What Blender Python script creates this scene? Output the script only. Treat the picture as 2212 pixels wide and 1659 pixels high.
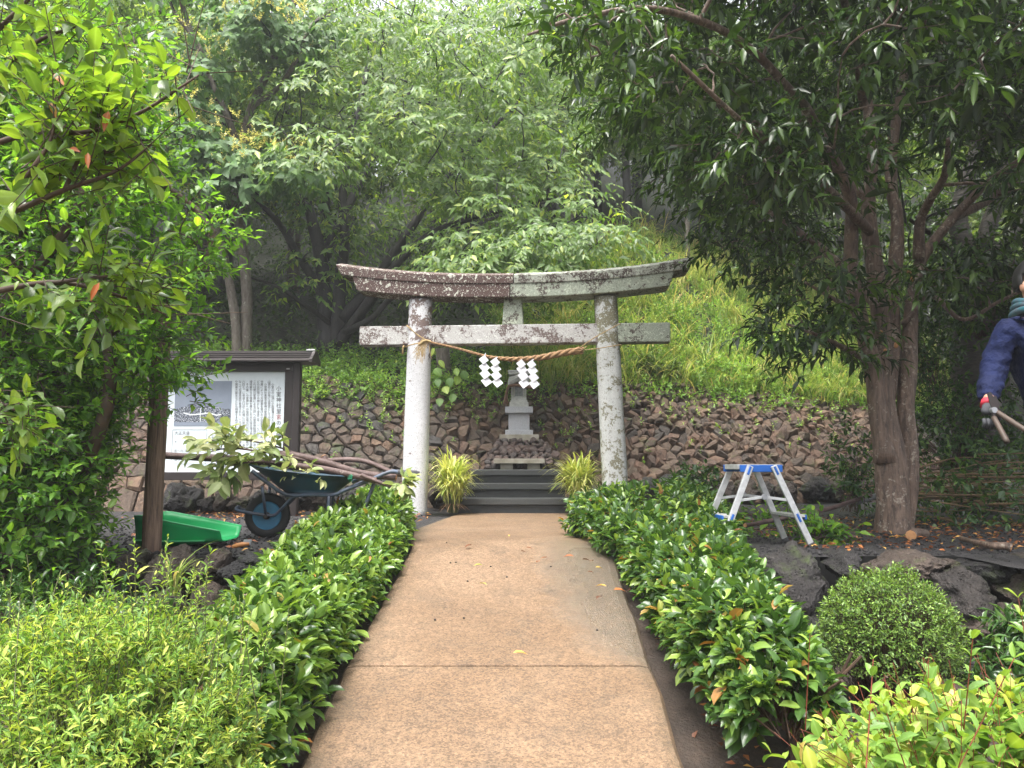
import bpy, bmesh, math, random
import numpy as np
from mathutils import Vector, Matrix, noise

# ------------------------------------------------------------------ scene, camera, light
for _o in list(bpy.data.objects):
    bpy.data.objects.remove(_o)
SC = bpy.context.scene
C = SC.collection
EYE = 0.61                      # terrace level is z = 0, the camera stands on the ramp below it
PITCH = math.radians(5.81)
FOC = 1662.0                    # focal length in units of a 2212 pixel wide picture
cam = bpy.data.cameras.new('camera')
cam.sensor_fit = 'HORIZONTAL'; cam.sensor_width = 36.0; cam.lens = 36.0 * FOC / 2212.0
cam.clip_start = 0.05; cam.clip_end = 400
camo = bpy.data.objects.new('camera', cam); C.objects.link(camo)
camo.location = (0, 0, EYE); camo.rotation_euler = (math.pi / 2 + PITCH, 0, 0)
SC.camera = camo

SUN_EL, SUN_AZ = 70.0, 205.0    # degrees; azimuth from +Y (ahead) towards +X
world = bpy.data.worlds.new('World'); SC.world = world; world.use_nodes = True
wn = world.node_tree; wn.nodes.clear()
sky = wn.nodes.new('ShaderNodeTexSky'); sky.sky_type = 'NISHITA'; sky.sun_disc = False
sky.sun_elevation = math.radians(SUN_EL); sky.sun_rotation = math.radians(SUN_AZ)
sky.air_density = 1.0; sky.dust_density = 6.0; sky.ozone_density = 1.0
hs = wn.nodes.new('ShaderNodeHueSaturation'); hs.inputs['Saturation'].default_value = 0.22
bg = wn.nodes.new('ShaderNodeBackground'); bg.inputs['Strength'].default_value = 0.135
wo = wn.nodes.new('ShaderNodeOutputWorld')
wn.links.new(sky.outputs[0], hs.inputs['Color']); wn.links.new(hs.outputs[0], bg.inputs['Color'])
wn.links.new(bg.outputs[0], wo.inputs['Surface'])
sl = bpy.data.lights.new('sun', 'SUN'); sl.energy = 1.5; sl.angle = math.radians(30); sl.color = (1.0, 0.97, 0.9)
so = bpy.data.objects.new('sun', sl); C.objects.link(so)
_e, _a = math.radians(SUN_EL), math.radians(SUN_AZ)
_sd = Vector((math.sin(_a) * math.cos(_e), math.cos(_a) * math.cos(_e), math.sin(_e)))
so.rotation_euler = _sd.to_track_quat('Z', 'Y').to_euler(); so.location = (0, 0, 30)
SC.view_settings.view_transform = 'Standard'; SC.view_settings.look = 'None'
SC.view_settings.gamma = 1.0; SC.view_settings.use_curve_mapping = False
SC.view_settings.exposure = 1.92
try:
    SC.cycles.max_bounces = 8; SC.cycles.diffuse_bounces = 4; SC.cycles.glossy_bounces = 3
    SC.cycles.transmission_bounces = 5; SC.cycles.transparent_max_bounces = 4; SC.cycles.volume_bounces = 0
    SC.cycles.use_denoising = True; SC.cycles.caustics_reflective = False; SC.cycles.caustics_refractive = False
    SC.cycles.sample_clamp_indirect = 6.0
except Exception:
    pass

# ------------------------------------------------------------------ helpers
rng = np.random.default_rng(11)
random.seed(5)
UP = np.array([0.0, 0.0, 1.0])
A_ = np.array
ORG = {}

def ray(vx, vy):
    r, u = vx - 1106.0, 829.5 - vy
    return A_([r, FOC * math.cos(PITCH) - u * math.sin(PITCH), FOC * math.sin(PITCH) + u * math.cos(PITCH)])
def at(vx, vy, Y):              # where a sight line meets the vertical plane Y metres ahead
    d = ray(vx, vy); k = Y / d[1]
    return A_([d[0] * k, Y, EYE + d[2] * k])
def on(vx, vy, z):              # where a sight line meets the level z
    d = ray(vx, vy); k = (z - EYE) / d[2]
    return A_([d[0] * k, d[1] * k, z])
def project(P):
    P = np.asarray(P, float); x = P[..., 0]; y = P[..., 1]; z = P[..., 2] - EYE
    dep = np.maximum(y * math.cos(PITCH) + z * math.sin(PITCH), 1e-3)
    up = -y * math.sin(PITCH) + z * math.cos(PITCH)
    return 1106 + FOC * x / dep, 829.5 - FOC * up / dep, dep
def nrm(a):
    return a / np.maximum(np.linalg.norm(a, axis=-1, keepdims=True), 1e-9)
def smooth(a, b, x):
    t = np.clip((x - a) / (b - a), 0, 1); return t * t * (3 - 2 * t)
def rand_dirs(n):
    return nrm(rng.normal(size=(n, 3)))

def org(o):
    return ORG.get(o.name, np.zeros(3))
def tag(o, label=None, cat=None, group=None, kind=None):
    if label: o['label'] = label
    if cat: o['category'] = cat
    if group: o['group'] = group
    if kind: o['kind'] = kind
    return o
def thing(name, label, cat, loc, group=None):
    o = bpy.data.objects.new(name, None); C.objects.link(o)
    o.empty_display_size = 0.1
    o.location = [float(v) for v in loc]; ORG[o.name] = A_([float(v) for v in loc])
    return tag(o, label, cat, group)
def raw_mesh(name, V, F, mat, smooth_=False, attrs=None):
    me = bpy.data.meshes.new(name)
    if isinstance(F, np.ndarray):
        n, k = F.shape
        me.vertices.add(len(V)); me.vertices.foreach_set('co', np.asarray(V, np.float32).ravel())
        me.loops.add(n * k); me.loops.foreach_set('vertex_index', F.astype(np.int32).ravel())
        me.polygons.add(n); me.polygons.foreach_set('loop_start', np.arange(0, n * k, k, dtype=np.int32))
        try:
            me.polygons.foreach_set('loop_total', np.full(n, k, dtype=np.int32))
        except Exception:
            pass
        me.update(calc_edges=True)
    else:
        me.from_pydata([tuple(map(float, v)) for v in V], [], [tuple(int(i) for i in f) for f in F])
    if mat is not None: me.materials.append(mat)
    if attrs:
        for k_, v_ in attrs.items():
            a = me.attributes.new(k_, 'FLOAT', 'POINT'); a.data.foreach_set('value', np.asarray(v_, np.float32))
    me.polygons.foreach_set('use_smooth', np.full(len(me.polygons), smooth_))
    me.update()
    return me
def mesh(name, V, F, mat, parent=None, smooth_=False, attrs=None, kind=None, bev=0, label=None, local=True):
    V = np.asarray(V, float)
    if parent is not None:
        og = org(parent)
    elif kind == 'structure' or not local:
        og = np.zeros(3)
    else:
        og = A_([V[:, 0].mean(), V[:, 1].mean(), V[:, 2].min()])
    me = raw_mesh(name, V - og, F, mat, smooth_, attrs)
    o = bpy.data.objects.new(name, me); C.objects.link(o)
    if parent is not None: o.parent = parent
    else: o.location = og
    ORG[o.name] = og
    if kind: o['kind'] = kind
    if label: o['label'] = label
    if bev:
        b = o.modifiers.new('bevel', 'BEVEL'); b.width = bev; b.segments = 2; b.limit_method = 'ANGLE'; b.angle_limit = math.radians(35)
    return o

def rotz(a):
    c, s = math.cos(a), math.sin(a); return A_([[c, -s, 0], [s, c, 0], [0, 0, 1.0]])
def axis_rot(ax, a):
    return A_(Matrix.Rotation(a, 3, Vector(ax)))

class MB:                       # collects simple shapes, becomes one mesh
    def __init__(s): s.V = []; s.F = []
    def add(s, V, F):
        o = len(s.V); s.V += [tuple(v) for v in V]; s.F += [tuple(i + o for i in f) for f in F]; return s
    def box(s, c, half, R=None, taper=1.0):
        c = A_(c); R = np.eye(3) if R is None else R
        vs = []
        for z in (-1, 1):
            k = taper if z > 0 else 1.0
            for x, y in ((-1, -1), (1, -1), (1, 1), (-1, 1)):
                vs.append(c + R @ A_([x * half[0] * k, y * half[1] * k, z * half[2]]))
        return s.add(vs, [(3, 2, 1, 0), (4, 5, 6, 7), (0, 1, 5, 4), (1, 2, 6, 5), (2, 3, 7, 6), (3, 0, 4, 7)])
    def bar(s, p, q, w, d, side=(0, 1, 0)):     # square bar p -> q
        p, q = A_(p), A_(q); ax = nrm(q - p); sd = A_(side, dtype=float); sd = nrm(sd - ax * (sd @ ax)); t = np.cross(ax, sd)
        R = np.stack([t, sd, ax], 1)
        return s.box((p + q) / 2, (w / 2, d / 2, np.linalg.norm(q - p) / 2), R)
    def tube(s, pts, rad, n=8, cap=True, wob=0.0):
        V, F = tube(pts, rad, n, cap, wob); return s.add(V, F)
    def prism(s, poly, p0, ex, u, v):           # polygon (a,b) in plane p0 + a u + b v, extruded by ex
        p0, ex, u, v = map(A_, (p0, ex, u, v)); n = len(poly)
        a = [p0 + x * u + y * v for x, y in poly]; b = [p + ex for p in a]
        fs = [tuple(range(n))[::-1], tuple(range(n, 2 * n))] + [(i, (i + 1) % n, n + (i + 1) % n, n + i) for i in range(n)]
        return s.add(a + b, fs)
    def lathe(s, prof, c, ax=(0, 0, 1), n=16, closed=False):
        c = A_(c); ax = nrm(A_(ax, dtype=float)); t = A_([1.0, 0, 0]) if abs(ax[0]) < .9 else A_([0, 1.0, 0])
        u = nrm(np.cross(ax, t)); v = np.cross(ax, u); vs = []; m = len(prof)
        for r, h in prof:
            for i in range(n):
                a = 2 * math.pi * i / n; vs.append(c + ax * h + (u * math.cos(a) + v * math.sin(a)) * r)
        fs = [(j * n + i, j * n + (i + 1) % n, (j + 1) * n + (i + 1) % n, (j + 1) * n + i) for j in range(m - 1) for i in range(n)]
        if closed:
            fs += [((m - 1) * n + i, (m - 1) * n + (i + 1) % n, (i + 1) % n, i) for i in range(n)]
        else:
            fs += [tuple(range(n))[::-1], tuple((m - 1) * n + i for i in range(n))]
        return s.add(vs, fs)
    def build(s, name, mat, parent=None, **k):
        return mesh(name, s.V, s.F, mat, parent, **k)

def tube(pts, rad, n=8, cap=True, wob=0.0):
    P = np.asarray(pts, float); m = len(P)
    R = np.full(m, rad, float) if np.isscalar(rad) else np.asarray(rad, float)
    T = nrm(np.gradient(P, axis=0)); t0 = T[0]
    a = A_([0, 0, 1.0]) if abs(t0[2]) < .9 else A_([1.0, 0, 0])
    u = nrm(np.cross(t0, a)); V = []
    for i in range(m):
        u = nrm(u - T[i] * (u @ T[i])); v = np.cross(T[i], u)
        for j in range(n):
            an = 2 * math.pi * j / n
            r = R[i] * (1 + (wob * noise.noise(Vector((P[i][0] * 3 + math.cos(an) * 1.3, P[i][1] * 3 + math.sin(an) * 1.3, P[i][2] * 2.2))) if wob else 0))
            V.append(P[i] + (u * math.cos(an) + v * math.sin(an)) * r)
    F = [(i * n + j, i * n + (j + 1) % n, (i + 1) * n + (j + 1) % n, (i + 1) * n + j) for i in range(m - 1) for j in range(n)]
    if cap: F += [tuple(range(n))[::-1], tuple((m - 1) * n + j for j in range(n))]
    return V, F
def curve(pts, n=24):           # Catmull-Rom through control points
    P = np.asarray(pts, float)
    if len(P) < 3: return P[0] + (P[-1] - P[0]) * np.linspace(0, 1, n)[:, None]
    Q = np.vstack([2 * P[0] - P[1], P, 2 * P[-1] - P[-2]]); out = []
    for t in np.linspace(0, len(P) - 1, n):
        i = min(int(t), len(P) - 2); f = t - i; a, b, c, d = Q[i], Q[i + 1], Q[i + 2], Q[i + 3]
        out.append(.5 * (2 * b + (c - a) * f + (2 * a - 5 * b + 4 * c - d) * f * f + (3 * b - a - 3 * c + d) * f ** 3))
    return A_(out)

# ---- materials
def new_mat(name):
    m = bpy.data.materials.new(name); m.use_nodes = True; nt = m.node_tree; nt.nodes.clear()
    return m, nt
def nd(nt, typ, out=0, props=None, **inp):
    n = nt.nodes.new('ShaderNode' + typ)
    for k, v in (props or {}).items(): setattr(n, k, v)
    for k, v in inp.items():
        key = int(k[1:]) if k[0] == 'i' and k[1:].isdigit() else k.replace('_', ' ')
        s = n.inputs[key]
        if isinstance(v, bpy.types.NodeSocket): nt.links.new(v, s)
        elif isinstance(v, (tuple, list)) and len(v) == 3 and s.type == 'RGBA': s.default_value = (*v, 1)
        else: s.default_value = v
    return n.outputs[out]
def mth(nt, op, a, b=0.0, c=0.0, clamp=False):
    return nd(nt, 'Math', props={'operation': op, 'use_clamp': clamp}, i0=a, i1=b, i2=c)
def mix(nt, f, a, b, mode='MIX'):
    n = nt.nodes.new('ShaderNodeMix'); n.data_type = 'RGBA'; n.blend_type = mode
    for i, v in ((0, f), (6, a), (7, b)):
        s = n.inputs[i]
        if isinstance(v, bpy.types.NodeSocket): nt.links.new(v, s)
        elif isinstance(v, (tuple, list)): s.default_value = (*v, 1)
        else: s.default_value = v
    return n.outputs[2]
def ramp(nt, f, stops, interp='LINEAR'):
    n = nt.nodes.new('ShaderNodeValToRGB'); n.color_ramp.interpolation = interp; e = n.color_ramp.elements
    while len(e) < len(stops): e.new(0.5)
    for el, (p, c) in zip(e, stops):
        el.position = p; el.color = (*c, 1) if not np.isscalar(c) else (c, c, c, 1)
    nt.links.new(f, n.inputs[0]); return n.outputs[0]
def pos(nt): return nd(nt, 'NewGeometry')
def tnoise(nt, vec, scale, detail=4, rough=.55, dist=0.0):
    return nd(nt, 'TexNoise', Vector=vec, Scale=scale, Detail=detail, Roughness=rough, Distortion=dist)
def vor(nt, vec, scale, feature='F1', out=0, rnd=1.0):
    return nd(nt, 'TexVoronoi', out=out, props={'feature': feature}, Vector=vec, Scale=scale, Randomness=rnd)
def bump(nt, h, strength=.3, dist=.01, normal=None):
    k = dict(Height=h, Strength=strength, Distance=dist)
    if normal is not None: k['Normal'] = normal
    return nd(nt, 'Bump', **k)
def finish(nt, shader):
    o = nt.nodes.new('ShaderNodeOutputMaterial'); nt.links.new(shader, o.inputs['Surface'])
def pbsdf(nt, col, rough=.6, metal=0.0, normal=None, spec=.5, **k):
    d = {'Base_Color': col, 'Roughness': rough, 'Metallic': metal, 'Specular_IOR_Level': spec}
    if normal is not None: d['Normal'] = normal
    d.update(k)
    return nd(nt, 'BsdfPrincipled', **d)

def leaf_mat(name, stops, rough=.35, trans=.35, tint=(1.5, 1.6, .7), midc=1.5, spec=.5, gain=1.4):
    m, nt = new_mat(name); stops = [(p_, tuple(min(.75, c_ * gain * w_) for c_, w_ in zip(cc_, (1.22, 1.0, .85)))) for p_, cc_ in stops]
    a = nd(nt, 'Attribute', out=2, props={'attribute_name': 'rnd'})
    oi = nd(nt, 'ObjectInfo', out=5)
    f = mth(nt, 'FRACT', mth(nt, 'ADD', a, oi))
    col = ramp(nt, f, stops)
    mid = nd(nt, 'Attribute', out=2, props={'attribute_name': 'mid'})
    col = mix(nt, mth(nt, 'MULTIPLY', mth(nt, 'POWER', mid, 6.0), .55), col, nd(nt, 'HueSaturation', Color=col, Value=midc, Saturation=.85))
    p = pos(nt); nz = tnoise(nt, p, 45, 2)
    col = mix(nt, .35, col, mix(nt, nz, (.55, .6, .5), (1.35, 1.35, 1.3)), 'MULTIPLY')
    bs = pbsdf(nt, col, rough, spec=spec, normal=bump(nt, tnoise(nt, p, 90, 1), .12, .004))
    tr = nd(nt, 'BsdfTranslucent', Color=mix(nt, 1.0, col, tint, 'MULTIPLY'))
    finish(nt, nd(nt, 'MixShader', i0=trans, i1=bs, i2=tr))
    return m
def plain_mat(name, col, rough=.6, metal=0.0, var=.18, nscale=12, bmp=.15, bd=.004, spec=.5, col2=None, bscale=60):
    m, nt = new_mat(name); p = pos(nt)
    n1 = tnoise(nt, p, nscale, 5)
    c2 = col2 or tuple(c * (1 - 2 * var) for c in col)
    cc = mix(nt, ramp(nt, n1, [(.35, 0.0), (.68, 1.0)]), c2, col)
    r = mth(nt, 'MULTIPLY_ADD', n1, .25, rough - .12)
    finish(nt, pbsdf(nt, cc, r, metal, bump(nt, tnoise(nt, p, bscale, 4), bmp, bd), spec))
    return m
def rock_mat(name, cols, scale=9, wet=.55, bd=.03, moss=0.0):
    m, nt = new_mat(name); p = pos(nt)
    oi = nd(nt, 'ObjectInfo', out=5)
    at_ = nd(nt, 'Attribute', out=2, props={'attribute_name': 'rnd'})
    f = mth(nt, 'FRACT', mth(nt, 'ADD', oi, at_))
    c = ramp(nt, f, cols)
    n1 = tnoise(nt, p, scale, 8, .65); n2 = tnoise(nt, p, scale * 5, 6, .7)
    c = mix(nt, 1.0, c, mix(nt, ramp(nt, n1, [(.3, 0.0), (.7, 1.0)]), (.5, .48, .48), (1.5, 1.42, 1.35)), 'MULTIPLY')
    pits = ramp(nt, vor(nt, p, scale * 7), [(.0, 0.0), (.35, 1.0)])
    c = mix(nt, .55, c, mix(nt, pits, (.35, .33, .33), (1.1, 1.1, 1.1)), 'MULTIPLY')
    if moss:
        mz = ramp(nt, tnoise(nt, p, 4.5, 6, .7), [(.6 - moss * .2, 0.0), (.72 - moss * .2, 1.0)])
        c = mix(nt, mth(nt, 'MULTIPLY', mz, .7), c, (.07, .10, .028))
    h = mth(nt, 'ADD', mth(nt, 'MULTIPLY', n1, 1.2), mth(nt, 'ADD', mth(nt, 'MULTIPLY', n2, .5), mth(nt, 'MULTIPLY', pits, .35)))
    finish(nt, pbsdf(nt, c, mth(nt, 'MULTIPLY_ADD', n2, .3, wet), normal=bump(nt, h, .9, bd), spec=.45))
    return m
def lichen_mat(name, pale, brown, lich, f_brown, f_spot, zdark=None, spot_scale=22):
    m, nt = new_mat(name); p = pos(nt)
    n1 = tnoise(nt, p, 5.5, 9, .68, .4); n2 = tnoise(nt, p, 26, 6, .7)
    sel = mth(nt, 'ADD', mth(nt, 'MULTIPLY', n1, .6), mth(nt, 'MULTIPLY', n2, .4))
    if zdark:                                   # stained towards the exposed top of the pillar
        z = nd(nt, 'SeparateXYZ', out=2, Vector=p)
        sel = mth(nt, 'ADD', sel, nd(nt, 'MapRange', Value=z, i1=zdark[0], i2=zdark[1], i3=0.0, i4=zdark[2]))
    b = ramp(nt, sel, [(f_brown, 0.0), (f_brown + .035, 1.0)])
    fine = mix(nt, n2, tuple(c * .72 for c in pale), tuple(min(1, c * 1.22) for c in pale))
    c = mix(nt, b, fine, mix(nt, n2, tuple(c_ * .6 for c_ in brown), tuple(c_ * 1.4 for c_ in brown)))
    dv = mix(nt, .35, p, nd(nt, 'TexNoise', out=1, Vector=p, Scale=9.0, Detail=3.0), 'ADD')
    v = vor(nt, dv, spot_scale); vc = nd(nt, 'SeparateColor', out=0, Color=vor(nt, dv, spot_scale, out=1))
    thr = mth(nt, 'MULTIPLY', vc, f_spot)
    sp = mth(nt, 'LESS_THAN', v, thr)
    v2 = vor(nt, dv, spot_scale * 2.3); vc2 = nd(nt, 'SeparateColor', out=1, Color=vor(nt, dv, spot_scale * 2.3, out=1))
    sp = mth(nt, 'MAXIMUM', sp, mth(nt, 'LESS_THAN', v2, mth(nt, 'MULTIPLY', vc2, f_spot * .8)))
    v3 = vor(nt, p, spot_scale * 4.2); vc3 = nd(nt, 'SeparateColor', out=2, Color=vor(nt, p, spot_scale * 4.2, out=1))
    sp = mth(nt, 'MAXIMUM', sp, mth(nt, 'LESS_THAN', v3, mth(nt, 'MULTIPLY', vc3, f_spot * .75)))
    c = mix(nt, mth(nt, 'MULTIPLY', sp, .85), c, mix(nt, n2, tuple(c_ * .75 for c_ in lich), lich))
    drk = ramp(nt, tnoise(nt, p, 70, 3, .8), [(.34, 1.0), (.43, 0.0)])
    c = mix(nt, mth(nt, 'MULTIPLY', drk, .7), c, (.05, .045, .04))
    h = mth(nt, 'ADD', n2, mth(nt, 'MULTIPLY', tnoise(nt, p, 110, 4, .7), .8))
    finish(nt, pbsdf(nt, c, .82, normal=bump(nt, h, .55, .012), spec=.3))
    return m
def bark_mat(name, c1, c2, vs=(14, 14, 3), rough=.75, pale=None, pf=.62, bd=.02):
    m, nt = new_mat(name); p = pos(nt)
    mp = nd(nt, 'Mapping', Vector=p, Scale=vs)
    n1 = tnoise(nt, mp, 2.0, 8, .65, .6); n2 = tnoise(nt, p, 40, 4)
    c = mix(nt, ramp(nt, n1, [(.36, 0.0), (.64, 1.0)]), c1, c2)
    if pale:
        c = mix(nt, mth(nt, 'MULTIPLY', ramp(nt, mth(nt, 'ADD', mth(nt, 'MULTIPLY', tnoise(nt, p, 7, 6, .7), .55), mth(nt, 'MULTIPLY', tnoise(nt, p, 34, 4, .7), .45)), [(pf, 0.0), (pf + .05, 1.0)]), .75), c, pale)
    finish(nt, pbsdf(nt, c, rough, normal=bump(nt, mth(nt, 'ADD', n1, mth(nt, 'MULTIPLY', n2, .4)), .7, bd), spec=.4))
    return m

# ---- leaves
# template coordinates: x across (-.5 .. .5), y along (0 .. 1), z out of the face
T_HI = (A_([[0, 0, 0], [-.42, .28, .09], [0, .28, .0], [.42, .28, .09], [-.40, .62, .06], [0, .62, -.03], [.40, .62, .06], [0, 1, -.16]]),
        A_([[0, 2, 1], [0, 3, 2], [1, 2, 5], [1, 5, 4], [2, 3, 6], [2, 6, 5], [4, 5, 7], [5, 6, 7]]),
        A_([1, 0, 1, 0, 0, 1, 0, 1.0]))
T_OVAL = (A_([[0, 0, 0], [-.30, .13, .05], [0, .13, 0], [.30, .13, .05], [-.50, .42, .08], [0, .42, -.01], [.50, .42, .08], [-.36, .76, .03], [0, .76, -.07], [.36, .76, .03], [0, 1, -.17]]),
          A_([[0, 2, 1], [0, 3, 2], [1, 2, 5], [1, 5, 4], [2, 3, 6], [2, 6, 5], [4, 5, 8], [4, 8, 7], [5, 6, 9], [5, 9, 8], [7, 8, 10], [8, 9, 10]]), A_([1, 0, 1, 0, 0, 1, 0, 0, 1, 0, 1.0]))
T_MID = (A_([[0, 0, 0], [-.46, .42, .08], [0, .45, -.01], [.46, .42, .08], [0, 1, -.14]]),
         A_([[0, 2, 1], [0, 3, 2], [1, 2, 4], [2, 3, 4]]), A_([1, 0, 1, 0, 1.0]))
T_LO = (A_([[0, 0, 0], [.5, .42, .07], [0, 1, -.1], [-.5, .42, .07]]), A_([[0, 1, 2], [0, 2, 3]]), A_([1, 0, 1, 0.0]))
T_DROOP = (A_([[0, 0, 0], [-.44, .25, .02], [0, .28, .06], [.44, .25, .02], [-.36, .6, -.06], [0, .62, -.01], [.36, .6, -.06], [0, 1, -.32]]), T_HI[1], T_HI[2])

def leafset(P, D, N, L, W, R=None):
    n = len(P)
    return dict(P=P, D=D, N=N, L=L, W=W, R=rng.random(n) if R is None else R)
def join_sets(*S):
    return {k: np.concatenate([s[k] for s in S]) for k in S[0]}
def shoots(B, Dr, Ls, nl, ll, wr=.45, ang=(75, 30), droop=.2, mode='spiral', jit=.22, t0=.15, upk=.8, sag=.0, tip=.75, lvar=.25, nout=(0, 0, 0)):
    m = len(B); B = np.asarray(B, float); Dr = nrm(np.asarray(Dr, float)); Ls = np.broadcast_to(np.asarray(Ls, float), (m,))
    j = np.arange(nl); step = (1 - t0) / max(nl - 1, 1)
    t = np.clip(t0 + step * j[None, :] + rng.uniform(-.35, .35, (m, nl)) * step, .02, 1.05)
    if mode == 'opposite': t = t0 + (1 - t0) * (j // 2)[None, :] / max((nl - 1) // 2, 1) + np.zeros((m, 1))
    P = B[:, None] + Dr[:, None] * (Ls[:, None] * t)[..., None]
    P[..., 2] -= sag * Ls[:, None] * t * t
    a = nrm(np.cross(Dr, UP + rng.normal(size=(m, 3)) * .02)); b = np.cross(a, Dr)
    if mode == 'spiral': ph = j[None, :] * 2.4 + rng.uniform(0, 6.28, (m, 1)) + rng.normal(size=(m, nl)) * .3
    elif mode == 'opposite': ph = (j // 2)[None, :] * 1.571 + (j % 2)[None, :] * math.pi + rng.uniform(0, .8, (m, 1)) + rng.normal(size=(m, nl)) * .15
    else: ph = (j % 2)[None, :] * math.pi + rng.normal(size=(m, nl)) * .35
    side = a[:, None] * np.cos(ph)[..., None] + b[:, None] * np.sin(ph)[..., None]
    th = np.radians(ang[0] + (ang[1] - ang[0]) * t)
    D = Dr[:, None] * np.cos(th)[..., None] + side * np.sin(th)[..., None] + rng.normal(size=(m, nl, 3)) * jit
    D[..., 2] -= droop * (1 + rng.normal(size=(m, nl)) * .4)
    D = nrm(D)
    cand = Dr[:, None] * .5 + UP * upk + A_(nout) + rng.normal(size=(m, nl, 3)) * .3
    N = nrm(cand - D * (cand * D).sum(-1, keepdims=True))
    L = ll * (1 + np.clip(rng.normal(size=(m, nl)) * lvar, -.5, .5)) * (1 + (tip - 1) * np.clip(t, 0, 1))
    W = L * wr * (1 + rng.normal(size=(m, nl)) * .12)
    R = np.clip(.25 + .5 * t + rng.normal(size=(m, nl)) * .16, .01, .99)   # young leaves at the tip are the paler ones
    f = lambda x: x.reshape(m * nl, *x.shape[2:])
    return leafset(f(P), f(D), f(N), f(L), f(W), f(R))
def batch(S, T):
    V0, F0, M0 = T; n, k = len(S['P']), len(V0)
    X = np.cross(S['D'], S['N'])
    V = (S['P'][:, None] + X[:, None] * (V0[None, :, 0:1] * S['W'][:, None, None]) + S['D'][:, None] * (V0[None, :, 1:2] * S['L'][:, None, None])
         + S['N'][:, None] * (V0[None, :, 2:3] * S['L'][:, None, None]))
    F = F0[None] + (np.arange(n) * k)[:, None, None]
    return V.reshape(-1, 3), F.reshape(-1, 3), np.repeat(S['R'], k), np.tile(M0, n)
def sub(S, idx): return {k: v[idx] for k, v in S.items()}
def add_leaves(parent, S, mat, T=T_MID, nobj=0, mass='foliage', name='leaf', one=T_OVAL, label=None):
    """The leaves that show largest become parts of their own; the rest are one part."""
    n = len(S['P']); keep = np.ones(n, bool)
    if nobj:
        vx, vy, dep = project(S['P'] + S['D'] * S['L'][:, None] * .5)
        face = np.abs((S['N'] * nrm(S['P'] - A_([0, 0, EYE]))).sum(1))
        size = S['L'] / dep * (.4 + face)
        ins = (vx > 5) & (vx < 2207) & (vy > 5) & (vy < 1654)
        size = np.where(ins, size, -1)
        pick = np.argsort(-size)[:nobj]; pick = pick[size[pick] > 0]; keep[pick] = False
        V0, F0, M0 = one
        me = raw_mesh(name, V0, F0, mat, True, {'rnd': np.zeros(len(V0)), 'mid': M0})
        og = org(parent)
        for i in pick:
            o = bpy.data.objects.new(name, me); C.objects.link(o); o.parent = parent
            D, N = S['D'][i], S['N'][i]; X = np.cross(D, N); l, w = S['L'][i], S['W'][i]; p = S['P'][i] - og
            o.matrix_basis = Matrix(((X[0] * w, D[0] * l, N[0] * l, p[0]), (X[1] * w, D[1] * l, N[1] * l, p[1]), (X[2] * w, D[2] * l, N[2] * l, p[2]), (0, 0, 0, 1)))
    V, F, R, M = batch(sub(S, keep), T)
    return mesh(mass, V, F, mat, parent, True, {'rnd': R, 'mid': M}, kind='stuff', label=label)
def twigs(P, Q, r0, r1, n=3):
    m = len(P); P, Q = np.asarray(P, float), np.asarray(Q, float); ax = nrm(Q - P)
    a = nrm(np.cross(ax, UP + A_([.013, .021, 0]))); b = np.cross(ax, a)
    an = np.arange(n) * 2 * math.pi / n
    ring = a[:, None] * np.cos(an)[None, :, None] + b[:, None] * np.sin(an)[None, :, None]
    V = np.concatenate([P[:, None] + ring * r0, Q[:, None] + ring * r1], 1).reshape(-1, 3)
    f = A_([t for j in range(n) for t in ((j, (j + 1) % n, n + j), ((j + 1) % n, n + (j + 1) % n, n + j))])
    return V, (f[None] + (np.arange(m) * 2 * n)[:, None, None]).reshape(-1, 3)
def quads_to_tris(F):
    out = []
    for f in F:
        for i in range(1, len(f) - 1): out.append((f[0], f[i], f[i + 1]))
    return np.array(out, int)

# ---- stones
def rock_shape(seed, subdiv=2, cuts=10, rough=.12, freq=1.6, sq=(1, 1, 1)):
    r = random.Random(seed); bm = bmesh.new(); bmesh.ops.create_icosphere(bm, subdivisions=subdiv, radius=1)
    off = Vector((r.uniform(-50, 50), r.uniform(-50, 50), r.uniform(-50, 50)))
    pl = []
    for _ in range(cuts):
        v = Vector((r.gauss(0, 1), r.gauss(0, 1), r.gauss(0, 1))).normalized(); pl.append((v, r.uniform(.55, .85)))
    for v in bm.verts:
        for n, d in pl:
            e = v.co.dot(n) - d
            if e > 0: v.co -= n * e * .93
    for v in bm.verts:
        q = v.co.copy(); nn = q.normalized()
        k = noise.noise(q * freq + off) + .5 * noise.noise(q * freq * 2.3 + off) + (.35 * noise.noise(q * freq * 5 + off) + .22 * noise.noise(q * freq * 11 + off) + .12 * noise.noise(q * freq * 23 + off) if subdiv > 3 else .3 * noise.noise(q * freq * 5 + off))
        v.co += nn * k * rough
    V = A_([tuple(v.co) for v in bm.verts]); F = [tuple(v.index for v in f.verts) for f in bm.faces]; bm.free()
    V /= np.abs(V).max(0); V *= A_(sq)
    return V, np.array(F)

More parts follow.
